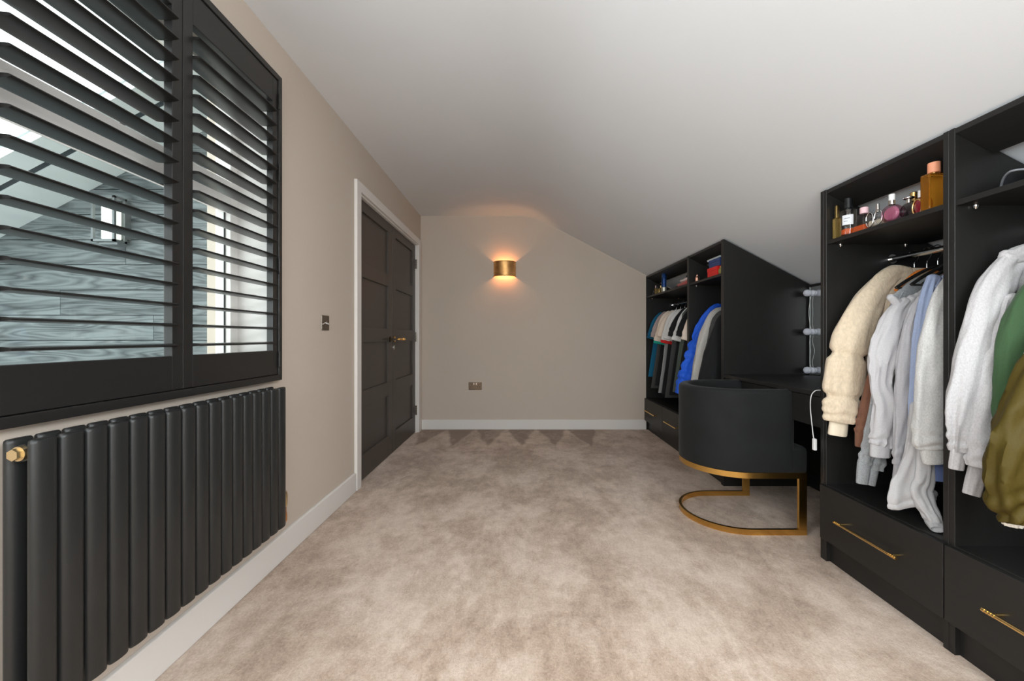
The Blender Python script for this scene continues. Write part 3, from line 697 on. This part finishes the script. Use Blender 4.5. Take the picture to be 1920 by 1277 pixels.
# --- near unit with the perfume shelf
GN = 'tops hanging in the perfume-shelf wardrobe'
garment('fleece_jacket', 'cream quilted fleece jacket hanging furthest left in the near wardrobe', 'jacket', 1.775, FB['cream'],
        [[(1706, 512, 13), (1672, 517, 19), (1638, 552, 27), (1612, 600, 34), (1592, 655, 38), (1583, 715, 38), (1579, 765, 37), (1576, 790, 34)]],
        [[(1573, 790, 18), (1570, 815, 18)]], Xc=1.75, zt=1.345, sw=.2, L=.5, th=.035, group=GN, wr=.007, ratio=.55, cuffm=FB['cream2'], pinch=[.958, .775], hang='black hanger holding the cream fleece jacket')
garment('hoodie', 'brown hoodie mostly hidden behind the cream fleece jacket', 'hoodie', 1.715, FB['brown'],
        [[(1668, 620, 8), (1656, 660, 11), (1638, 720, 14), (1622, 790, 16), (1618, 812, 15)]], [[(1617, 812, 14), (1616, 836, 13)]], L=.50, sw=.15, zt=1.27, hz=1.325, group=GN, hang='orange wooden hanger holding the brown hoodie', hm=mat('orange_wood', S(222, 126, 52), .4, var=.1, vscale=20))
garment('hoodie', 'mid-grey marl hoodie with long cuffs below the brown one', 'hoodie', 1.67, FB['midgrey'],
        [[(1694, 548, 11), (1672, 610, 15), (1654, 720, 16), (1634, 830, 16), (1622, 868, 14)], [(1696, 560, 14), (1676, 680, 16), (1656, 800, 17), (1644, 880, 13)]],
        [[(1620, 868, 13), (1616, 905, 12)], [(1638, 880, 10), (1632, 908, 9)]], L=.6, group=GN, zt=1.30, hz=1.33, hang='black hanger holding the mid-grey marl hoodie')
garment('hoodie', 'light grey hoodie with a bent folded sleeve', 'hoodie', 1.605, FB['lightgrey'],
        [[(1702, 566, 14), (1678, 600, 23), (1660, 660, 28), (1652, 716, 20), (1664, 765, 26), (1656, 820, 24), (1652, 835, 22)]],
        [[(1651, 834, 20), (1650, 855, 20)]], L=.62, group=GN, wr=.010, ratio=.5, collar=[(1668, 556, 7), (1690, 570, 10), (1722, 556, 9)], zt=1.27, hz=1.335, hang='black hanger with a curled tip above the bent-sleeve hoodie')
garment('sweatshirt', 'pale grey sweatshirt with one straight narrow sleeve beside the bent-sleeve hoodie', 'sweatshirt', 1.56, FB['lightgrey2'],
        [[(1732, 560, 13), (1714, 610, 19), (1702, 690, 21), (1694, 790, 17), (1688, 870, 13)]], [[(1686, 868, 10), (1683, 898, 9)]], L=.60, zt=1.28, hz=1.33, group=GN, hang='black hanger holding the straight-sleeved pale grey sweatshirt')
jg = thing('joggers', (1.52, 1.50, .36), 'pale grey joggers puddling on the wardrobe base board', 'joggers', GN)
obj('leg', cloth_tube(B(), from_px([(1724, 760, 18), (1718, 840, 20), (1711, 885, 27), (1706, 915, 38), (1710, 936, 46), (1712, 944, 44)], 1.475, .22), seed=51, wr=.006, bunch=.003), FB['jogger'], jg, smooth=70)
obj('leg', cloth_tube(B(), from_px([(1744, 760, 16), (1738, 850, 17), (1735, 900, 18), (1728, 925, 20)], 1.45, .3)+[(1.475, 1.425, .381, .018, .022)], seed=57, wr=.006, bunch=.002), FB['jogger'], jg, smooth=70)
obj('cuff', cloth_tube(B(), [(1.478, 1.43, .379, .016, .024), (1.452, 1.392, .372, .011, .018)], seed=58, m=14, wr=.002, bunch=0), FB['jogger'], jg, smooth=70)
obj('waistband', cloth_tube(B(), [(1.56, 1.505, 1.02, .03, .03), (1.72, 1.505, 1.06, .03, .03), (1.80, 1.505, 1.05, .03, .03)], seed=58, wr=.004, m=20), FB['jogger'], jg, smooth=70)
garment('sweatshirt', 'light blue sweatshirt squeezed between the grey ones', 'sweatshirt', 1.495, FB['blue'],
        [[(1752, 520, 14), (1738, 580, 18), (1724, 680, 16), (1716, 780, 13), (1712, 870, 12), (1711, 900, 11)]], [[(1711, 895, 10), (1711, 915, 9)]], L=.66, group=GN, collar=[(1742, 545, 9), (1762, 530, 10), (1775, 522, 10)], hang='black hanger holding the light blue sweatshirt')
garment('sweatshirt', 'slate blue sweatshirt showing only its hem below the oat grey one', 'sweatshirt', 1.455, FB['navy'], Xc=1.72, sw=.17, zt=1.03, L=.51, th=.020, flare=.10, group=GN, hz=1.32, hang='black hanger holding the slate blue sweatshirt')
garment('sweatshirt', 'oat grey marl sweatshirt with wide ribbed cuff beside the double side panel', 'sweatshirt', 1.405, FB['marl'],
        [[(1800, 505, 16), (1776, 560, 28), (1762, 640, 36), (1754, 730, 38), (1748, 810, 38), (1750, 838, 34)]], [[(1752, 836, 29), (1755, 866, 26)]], L=.6, group=GN, ratio=.4, wr=.007, hang='black hanger holding the oat grey marl sweatshirt')
# --- nearest unit
GR = 'tops hanging in the nearest wardrobe'
garment('hoodie', 'grey marl hoodie with two hanging sleeves at the right edge', 'hoodie', 1.245, FB['hoodie'],
        [[(1922, 478, 14), (1893, 497, 26), (1860, 555, 34), (1836, 640, 37), (1815, 740, 36), (1804, 820, 28), (1800, 845, 22)], [(1905, 560, 24), (1886, 640, 32), (1868, 730, 36), (1852, 820, 36), (1842, 875, 28)]],
        [[(1797, 845, 15), (1793, 878, 14)], [(1835, 876, 20), (1822, 926, 18)]], L=.62, group=GR, wr=.009, ratio=.5, hood=[(1880, 478, 12), (1898, 482, 20), (1935, 474, 24), (1980, 490, 18)], dYs=[None, [-.03]*5], hang='black hanger holding the grey marl hoodie at the right edge')
garment('sweatshirt', 'forest green sweatshirt between grey hoodie and olive jacket', 'sweatshirt', 1.165, FB['green'],
        [[(1985, 505, 20), (1945, 555, 36), (1912, 630, 40), (1898, 720, 36), (1886, 800, 24), (1880, 850, 17)]], L=.62, group=GR, wr=.006, ratio=.5, hang='black hanger holding the forest green sweatshirt')
garment('fleece_jacket', 'white sherpa jacket glimpsed between green sweatshirt and olive jacket', 'jacket', 1.125, FB['sherpa'],
        [[(2010, 560, 24), (1965, 640, 34), (1935, 740, 34), (1918, 850, 30), (1902, 950, 24), (1898, 984, 18)]], L=.62, group=GR, wr=.006, ratio=.4, hang='black hanger holding the white sherpa jacket')
garment('bomber_jacket', 'olive nylon jacket with gathered cuff at the lower right edge', 'jacket', 1.065, FB['olive'],
        [[(2060, 560, 40), (2010, 640, 62), (1960, 740, 66), (1925, 830, 64), (1908, 890, 60), (1908, 935, 50), (1925, 965, 36)]], L=.62, group=GR, wr=.016, ratio=.5, hang='black hanger holding the olive nylon jacket')
# --- far narrow unit
GF = 'outerwear in the narrow far wardrobe'
garment('puffer_jacket', 'royal blue nylon jacket hanging out of the narrow far wardrobe', 'jacket', 3.25, FB['royal'],
        [[(1349, 574, 7), (1335, 588, 11), (1318, 622, 15), (1303, 665, 18), (1290, 710, 20), (1281, 740, 16)]], L=.72, sw=.2, group=GF, wr=.016, pinch=[1.0, .92, .84, .76, .68], hang='dark hanger holding the royal blue jacket')
garment('hoodie', 'pale grey hoodie beside the royal blue jacket', 'hoodie', 3.10, FB['grey3'],
        [[(1356, 582, 8), (1340, 596, 13), (1326, 635, 16), (1315, 690, 16), (1307, 745, 14), (1304, 775, 12)]], L=.7, group=GF, wr=.008, hang='dark hanger holding the pale grey hoodie')
garment('coat', 'charcoal shouldered black coat next to the vanity side panel', 'coat', 2.96, FB['black'],
        [[(1372, 590, 10), (1356, 606, 16), (1345, 650, 20), (1334, 710, 24), (1328, 770, 22), (1324, 800, 18)]], L=.85, sw=.22, th=.03, group=GF, wr=.008, hang='dark hanger holding the black coat')
garment('jacket', 'dark grey jacket behind the black coat', 'jacket', 3.02, FB['char'],
        [[(1362, 588, 10), (1350, 602, 14), (1338, 640, 12), (1330, 680, 9)]], L=.6, group=GF, wr=.006, hang='dark hanger holding the dark grey jacket')
# --- far wide unit: shirts
GT = 'shirts in the wide far wardrobe'
def tee(Y, m, label, L=.7, sm=None, trim=None, drop=.0):
    X0 = 1.72; zt = 1.335; sw = .205
    sl = [(X0-sw+.06, Y, zt-.055, .05, .018), (X0-sw+.005, Y-.004, zt-.13, .062, .022), (X0-sw-.035, Y-.006, zt-.24-drop, .066, .024), (X0-sw-.055, Y-.006, zt-.32-drop, .068, .024)]
    GI[0] += 1; sd = GI[0]
    t = thing('t_shirt', (X0, Y, zt-L), label, 't-shirt', GT)
    obj('body', torso(B(), X0, Y, zt, sw, L, .022, sd, flare=.055, lean=.075), m, t, smooth=70)
    obj('sleeve', cloth_tube(B(), sl, m=26, seed=sd, wr=.005), sm or m, t, smooth=70)
    s2 = [(2*X0-a, b, c, d, e) for a, b, c, d, e in sl[:3]]; s2[-1] = (2*X0-sl[2][0]-.0, Y, sl[2][2], .05, .02)
    if trim:
        e = sl[-1]; obj('trim', cloth_tube(B(), [(e[0]-.001, e[1], e[2]-.004, .068, .025), (e[0]-.005, e[1], e[2]-.024, .067, .025)], m=6, seed=sd, wr=.001, bunch=0), trim, t, smooth=70)
    hanger(X0, Y, 'dark hanger under the '+label.split(' and ')[0].split(' beside the')[0], sw=.2, zt=zt-.008)
for a in (
    (4.40, FB['teal'], 'teal striped t-shirt beside the end wall', .73, FB['teal'], None),
    (4.28, FB['char'], 'charcoal t-shirt with mauve grey sleeves', .84, FB['mauve'], None),
    (4.17, FB['black'], 'black t-shirt with ecru sleeves and mint trim', .80, FB['ecru'], FB['mint']),
    (4.06, FB['gtee'], 'grey t-shirt with cream sleeves', .86, FB['ecru'], None),
    (3.96, FB['black'], 'black t-shirt with white sleeves and red trim', .86, FB['white'], FB['red']),
    (3.87, FB['char'], 'plain charcoal t-shirt with pale sleeves', .88, FB['white'], None),
    (3.77, FB['black'], 'plain black t-shirt in the middle of the far rail', .84, FB['black'], None),
    (3.68, FB['bottle'], 'dark green-grey long t-shirt with pale grey sleeves', .80, FB['white'], None),
    (3.58, FB['black'], 'large black t-shirt covering the green-grey one', .62, FB['black'], None),
    (3.47, FB['ecru'], 'ecru t-shirt beside the dividing panel', .74, FB['ecru'], None)):
    tee(*a, drop=random.uniform(-.03, .05))
obj_ = garment('trousers', 'dark olive trousers hanging low behind the shirts', 'trousers', 3.63, FB['bottle'], Xc=1.62, sw=.15, L=.90, th=.02, group=GT)

# ------------------------------------------------------------------ things on the shelves
def liquid(name, col, rough=.05): return mat(name, col, rough, trans=.25, ior=1.36)
G_clear = glass_thin('clear_bottle_glass', (.93, .93, .93, 1), .10)
G_pink = glass_thin('pink_bottle_glass', (.86, .62, .70, 1), .10)
G_amber = mat('amber_perfume', S(255, 178, 60), .03, trans=.9, ior=1.42)
G_gold = mat('golden_perfume', S(226, 196, 120), .03, trans=.85, ior=1.42)
Lq_or = liquid('orange_liquid', S(228, 96, 34)); Lq_pk = liquid('pink_liquid', S(208, 158, 180)); Lq_yel = liquid('yellow_liquid', S(206, 186, 70)); Lq_clr = liquid('pale_liquid', S(224, 210, 190))
K_black = mat('gloss_black_cap', S(26, 28, 30), .2); K_pink = mat('pale_pink_cap', S(226, 190, 196), .35); K_peach = mat('peach_cap', S(238, 160, 124), .4, var=.06, vscale=30, stretch=(1, 1, .1))
K_paper = mat('white_paper_label', S(222, 224, 228), .6); K_ink = mat('grey_label_print', S(130, 136, 150), .7); K_blackglass = mat('black_bottle_glass', S(30, 24, 26), .1, coat=.6); K_red = mat('dark_red_glass', S(120, 26, 40), .1, coat=.6)
ZS = 1.4875; GP = 'perfume bottles on the near wardrobe shelf'
def pxs(u, X): return X*F/(u-U0)
def bth(name, label, x, y, cat='bottle', z=ZS, group=GP): return thing(name, (x, y, z), label, cat, group)
def rbox(x, y, z, w, d, h): return bx(x-w/2, x+w/2, y-d/2, y+d/2, z, z+h)
def cyl(x, y, z, r, h, n=20, c=.12): return lathe(B(), (x, y, z), [(r*(1-c), 0), (r, r*c), (r, h-r*c), (r*(1-c), h)], n)
y = 1.832; x = 1.452; t = bth('perfume_bottle', 'slim golden perfume bottle with gold cap beside the shelf end', x, y)
obj('body', rbox(x, y, ZS, .030, .018, .095), G_gold, t, bev=.003); obj('cap', rbox(x, y, ZS+.096, .014, .013, .058), M_gold, t, bev=.002)
y = 1.772; x = 1.455; t = bth('perfume_bottle', 'clear round perfume bottle with black cap and white label', x, y)
obj('body', cyl(x, y, ZS, .029, .115, 28), G_clear, t, smooth=40); obj('liquid', cyl(x, y, ZS+.006, .025, .024, 24), Lq_or, t, smooth=40)
obj('cap', cyl(x, y, ZS+.121, .0145, .046), K_black, t, smooth=40); obj('neck', cyl(x, y, ZS+.113, .010, .010), K_black, t, smooth=40)
lab = B(); nA = 14
rs = [[Vector((x+math.cos(a)*r, y+math.sin(a)*r, zz_)) for zz_ in (ZS+.045, ZS+.088)] for r in (.0296,) for a in [math.radians(185+k*80/nA) for k in range(nA+1)]]
rings(lab, rs, cap=False, closed=False)
lo = obj('paper_label', lab, K_paper, t, smooth=60)
for zz_, aa in ((ZS+.072, 42), (ZS+.060, 26)):
    lb = B(); rings(lb, [[Vector((x+math.cos(a)*.0299, y+math.sin(a)*.0299, q)) for q in (zz_, zz_+.0025)] for a in [math.radians(198+k*aa/6) for k in range(7)]], cap=False, closed=False); obj('label_print', lb, K_ink, lo)
y = 1.703; x = 1.455; t = bth('perfume_bottle', 'slanted clear perfume bottle with pink cap and orange liquid', x, y)
def wedge(s, z0, z1): return rings(B(), [[Vector((x+a*(.020+s)*f, y+b*(.032+s)*f2+off, z)) for a, b in ((-1,-1),(1,-1),(1,1),(-1,1))] for f, f2, off, z in ((1, 1, 0, z0), (1-(z1-z0)*4, 1-(z1-z0)*7, -(z1-z0)*.15, z1))])
obj('body', wedge(0, ZS, ZS+.072), G_clear, t, bev=.003); obj('liquid', wedge(-.003, ZS+.004, ZS+.026), Lq_or, t); obj('cap', cyl(x, y-.012, ZS+.074, .015, .026), K_pink, t, smooth=40)
y = 1.632; x = 1.460; t = bth('perfume_bottle', 'bow-shaped clear perfume bottle with small silver stopper', x, y)
b2 = B(); rings(b2, [[Vector((x+math.cos(a)*.016*f, y+b_, ZS+.034+math.sin(a)*.033*f)) for a in [2*math.pi*j/18 for j in range(18)]] for b_, f in ((-.038, .8), (-.03, 1), (-.006, .62), (.006, .62), (.03, 1), (.038, .8))])
obj('body', b2, G_clear, t, smooth=40); b2 = B(); rings(b2, [[Vector((x+math.cos(a)*.012*f, y+b_, ZS+.022+math.sin(a)*.018*f)) for a in [2*math.pi*j/14 for j in range(14)]] for b_, f in ((-.033, .8), (0, .6), (.033, .8))]); obj('liquid', b2, Lq_clr, t, smooth=40)
for s in (-1, 1):
    b2 = B(); tube(b2, [Vector((x-.016, y+s*.02+math.cos(a)*.017, ZS+.036+math.sin(a)*.030)) for a in [2*math.pi*j/20 for j in range(20)]], .002, 6, 40, ref=(1, 0, 0)); obj('ring', b2, M_chrome, t, smooth=60)
obj('cap', cyl(x, y, ZS+.062, .006, .034), M_chrome, t, smooth=40)
y = 1.562; x = 1.452; t = bth('perfume_bottle', 'pink oval perfume bottle with white spray cap', x, y)
b2 = B(); rings(b2, [[Vector((x+d_, y+math.cos(a)*.038*f, ZS+.035+math.sin(a)*.035*f)) for a in [2*math.pi*j/28 for j in range(28)]] for d_, f in ((-.015, .74), (-.011, .95), (0, 1), (.011, .95), (.015, .74))])
obj('body', b2, G_pink, t, smooth=50); b2 = B(); rings(b2, [[Vector((x+d_, y+math.cos(a)*.031*f, ZS+.034+math.sin(a)*.029*f)) for a in [2*math.pi*j/24 for j in range(24)]] for d_, f in ((-.009, .8), (0, 1), (.009, .8))]); obj('liquid', b2, Lq_pk, t, smooth=50)
obj('collar', cyl(x, y, ZS+.068, .011, .018), M_chrome, t, smooth=40); obj('cap', cyl(x, y, ZS+.086, .010, .024), M_white, t, smooth=40)
y = 1.528; x = 1.505; t = bth('perfume_bottle', 'slim glass vial with gold cap behind the pink bottle', x, y)
obj('body', cyl(x, y, ZS, .0085, .068), G_clear, t, smooth=40); obj('cap', cyl(x, y, ZS+.069, .0115, .036), M_gold, t, smooth=40)
y = 1.512; x = 1.470; t = bth('perfume_bottle', 'round black perfume bottle with chrome ring stopper', x, y)
b2 = B(); rings(b2, [[Vector((x+d_, y+math.cos(a)*.030*f, ZS+.030+math.sin(a)*.030*f)) for a in [2*math.pi*j/24 for j in range(24)]] for d_, f in ((-.013, .7), (-.009, .95), (.009, .95), (.013, .7))]); obj('body', b2, K_blackglass, t, smooth=50)
b2 = B(); tube(b2, [Vector((x+math.cos(a)*.013, y+math.sin(a)*.013, ZS+.078)) for a in [2*math.pi*j/20 for j in range(21)]], .004, 8, ref=(0, 0, 1)); obj('stopper_ring', b2, M_chrome, t, smooth=60); obj('neck', cyl(x, y, ZS+.058, .008, .018), M_chrome, t, smooth=40)
y = 1.466; x = 1.470; t = bth('perfume_bottle', 'small dark red perfume bottle with white cap and yellow base', x, y)
b2 = B(); rings(b2, [[Vector((x+d_, y+math.cos(a)*.020*f, ZS+.032+math.sin(a)*.032*f)) for a in [2*math.pi*j/24 for j in range(24)]] for d_, f in ((-.010, .7), (-.007, .95), (.007, .95), (.010, .7))]); obj('body', b2, K_red, t, smooth=50)
obj('cap', cyl(x, y, ZS+.064, .009, .026), M_white, t, smooth=40)
b2 = B(); tube(b2, [Vector((x-.010, y+.004+math.cos(a)*.018, ZS+.030+math.sin(a)*.028)) for a in [2*math.pi*j/24 for j in range(25)]], .003, 8, ref=(1, 0, 0)); obj('ring', b2, M_gold, t, smooth=60)
y = 1.416; x = 1.466; t = bth('perfume_bottle', 'large rectangular amber bottle with peach cap', x, y)
obj('body', rbox(x, y, ZS, .066, .036, .128), G_amber, t, bev=.004); obj('neck', cyl(x, y, ZS+.128, .012, .006), M_gold, t, smooth=40); obj('cap', cyl(x, y, ZS+.133, .0175, .036, 28, .05), K_peach, t, smooth=40)
y = 1.362; x = 1.53; t = bth('perfume_bottle', 'pale bottle with light blue cap behind the amber bottle', x, y)
obj('body', cyl(x, y, ZS, .015, .12), G_clear, t, smooth=40); obj('liquid', cyl(x, y, ZS+.004, .013, .09), Lq_yel, t, smooth=40); obj('cap', cyl(x, y, ZS+.121, .013, .036), mat('light_blue_cap', S(190, 210, 222), .4), t, smooth=40)

# cap on the nearest shelf
kx, ky = 1.607, 1.172; cp = thing('baseball_cap', (kx, ky, ZS), 'dark navy cap with curved peak on the nearest shelf', 'cap')
M_cap = fabric('navy_cap_cotton', S(44, 46, 54), .06); M_capw = fabric('white_cap_trim', S(214, 214, 216), .03)
b2 = B(); rs = []
for k in range(9):
    a = k/8*math.pi/2; rs.append([Vector((kx+math.cos(b_)*.085*math.cos(a), ky+math.sin(b_)*.08*math.cos(a), ZS+.006+.10*math.sin(a))) for b_ in [2*math.pi*j/28 for j in range(28)]] if k < 8 else [Vector((kx+math.cos(b_)*.004, ky+math.sin(b_)*.004, ZS+.106)) for b_ in [2*math.pi*j/28 for j in range(28)]])
obj('crown', rings(b2, rs), M_cap, cp, smooth=60)
b2 = B(); top = []; n_ = 20
rows = []
for i in range(9):
    f = i/8; row = []
    for j in range(n_+1):
        g = (j/n_-.5)*2; yy = ky+g*.082*(1-.18*f*f); xx = kx-.062-.085*f*(1-.35*g*g)-.02*(1-abs(g)); row.append(Vector((xx, yy, ZS+.047-.036*g*g-.006*f)))
    rows.append(row)
loop_rows = [r+[p+Vector((0, 0, -.004)) for p in r[::-1]] for r in rows]
obj('peak', rings(b2, loop_rows), M_cap, cp, smooth=50)
b2 = B(); tube(b2, [p+Vector((0, 0, -.002)) for p in rows[-1]], .0032, 8, 40, ref=(0, 0, 1)); obj('peak_edge', b2, mat('grey_piping', S(120, 122, 128), .6), cp, smooth=60)
obj('front_patch', prism(B(), [Vector((kx-.080, ky-.03, ZS+.045)), Vector((kx-.080, ky+.03, ZS+.045)), Vector((kx-.062, ky+.028, ZS+.085)), Vector((kx-.062, ky-.028, ZS+.085))], (-.004, 0, .002)), M_capw, cp, bev=.001)

# far shelves
ZF = 1.4945; GB = 'things on the far wardrobe shelves'
def at_far(u, X=1.465): return pxs(u, X)
K_blue = mat('blue_can_paint', S(24, 62, 118), .25, metal=.3); K_silver = mat('silver_can_base', S(200, 196, 184), .3, metal=.6)
x, y = 1.465, at_far(1245); t = thing('spray_can', (x, y, ZF), 'tall blue spray can with pale base on the far shelf', 'spray can', GB)
obj('base', cyl(x, y, ZF, .024, .052), K_silver, t, smooth=40); obj('body', cyl(x, y, ZF+.052, .024, .085), K_blue, t, smooth=40); obj('cap', lathe(B(), (x, y, ZF+.137), [(.023, 0), (.023, .04), (.015, .056), (.004, .058)], 20), K_blue, t, smooth=40)
for u, X_, w, h, capm, bm_, lbl in ((1217, 1.463, .026, .062, M_gold, K_blackglass, 'dark squat bottle with gold top beside the end wall'), (1225.5, 1.463, .018, .050, K_black, K_blackglass, 'short black bottle second from the end wall'),
                                 (1229.5, 1.463, .018, .100, K_pink, G_gold, 'pale pink topped slim bottle on the far shelf'), (1233.5, 1.470, .026, .085, K_black, G_gold, 'golden bottle with black cap on the far shelf'), (1239, 1.465, .026, .080, M_gold, G_gold, 'golden bottle with gold cap touching the blue can')):
    y = at_far(u, X_); t = thing('perfume_bottle', (X_, y, ZF), lbl, 'bottle', GB)
    obj('body', rbox(X_, y, ZF, w, w*.8, h*.72), bm_, t, bev=.003); obj('cap', cyl(X_, y, ZF+h*.72, w*.28, h*.28), capm, t, smooth=40)
def folded(x, y, z, w, d, h, m, label, name='folded_sweater', cat='folded clothing'):
    b2 = B(); rs = []
    n_ = 28
    for k, (f, zz_) in enumerate(((.9, 0), (1, .25), (1, .75), (.88, 1), (.4, 1.04))):
        rs.append([Vector((x+sgnp(math.cos(a), .35)*w/2*f+.004*math.sin(a*5), y+sgnp(math.sin(a), .35)*d/2*f, z+h*zz_+.003*math.sin(a*3+k))) for a in [2*math.pi*j/n_ for j in range(n_)]])
    o = obj(name, rings(b2, rs), m, smooth=60); tag(o, label, cat, GB); return o
zsh = ZF
folded(1.53, 3.545, zsh, .20, .27, .034, fabric('dusty_pink_knit', S(176, 88, 84), .06), 'dusty pink folded top at the bottom of the far shelf pile')
folded(1.53, 3.525, zsh+.037, .18, .22, .026, fabric('pale_pink_knit', S(222, 200, 196), .04), 'pale pink folded top on the dusty pink one')
o = folded(1.55, 3.50, zsh+.066, .15, .16, .036, FB['black'], 'black beanie topping the folded pile', 'beanie', 'hat')
folded(1.50, 3.72, zsh, .10, .09, .020, FB['black'], 'small black folded cloth beside the pink pile', 'folded_cloth', 'cloth')
zn = 1.4925
def giftbox(x0, x1, y0, y1, z, h, m, label, cat='box', name='gift_box'):
    t = thing(name, ((x0+x1)/2, (y0+y1)/2, z), label, cat, GB)
    obj('tray', bx(x0+.002, x1-.002, y0+.002, y1-.002, z, z+h*.62), m, t, bev=.0015); obj('lid', bx(x0, x1, y0, y1, z+h*.62, z+h), m, t, bev=.002); return t
K_r = mat('red_card', S(222, 32, 28), .45); K_b = mat('navy_card', S(40, 66, 120), .45); K_g = mat('dark_green_card', S(22, 84, 68), .5); K_w = mat('white_card', S(206, 212, 212), .5)
giftbox(1.445, 1.555, 2.935, 3.09, zn, .072, K_r, 'bright red box at the front of the narrow far shelf')
giftbox(1.50, 1.60, 3.095, 3.20, zn, .078, K_g, 'dark green box behind the red box')
giftbox(1.455, 1.58, 2.915, 3.085, zn+.0725, .060, K_b, 'navy blue box stacked on the red box')
giftbox(1.462, 1.57, 2.93, 3.13, zn+.133, .014, K_w, 'thin white box on top of the navy box')
x, y = 1.462, pxs(1307.5, 1.462); t = thing('ornament', (x, y, zn), 'small rose gold ornament on the narrow far shelf', 'ornament', GB)
K_rose = mat('rose_gold', (.86, .50, .38, 1), .22, metal=1)
obj('body', lathe(B(), (x, y, zn), [(.016, 0), (.019, .01), (.018, .035), (.011, .050)], 10), K_rose, t); obj('cap', lathe(B(), (x, y, zn+.050), [(.008, 0), (.009, .008), (.003, .016)], 10), K_rose, t)
x, y = 1.455, 2.885; t = thing('ornament', (x, y, zn), 'small olive gold round jar beside the red box', 'jar', GB)
obj('body', lathe(B(), (x, y, zn), [(.014, 0), (.022, .012), (.022, .035), (.014, .046)], 18), mat('olive_gold_glass', S(128, 118, 60), .2, coat=.4), t, smooth=50); obj('lid', cyl(x, y, zn+.046, .014, .012), M_gold, t, smooth=40)
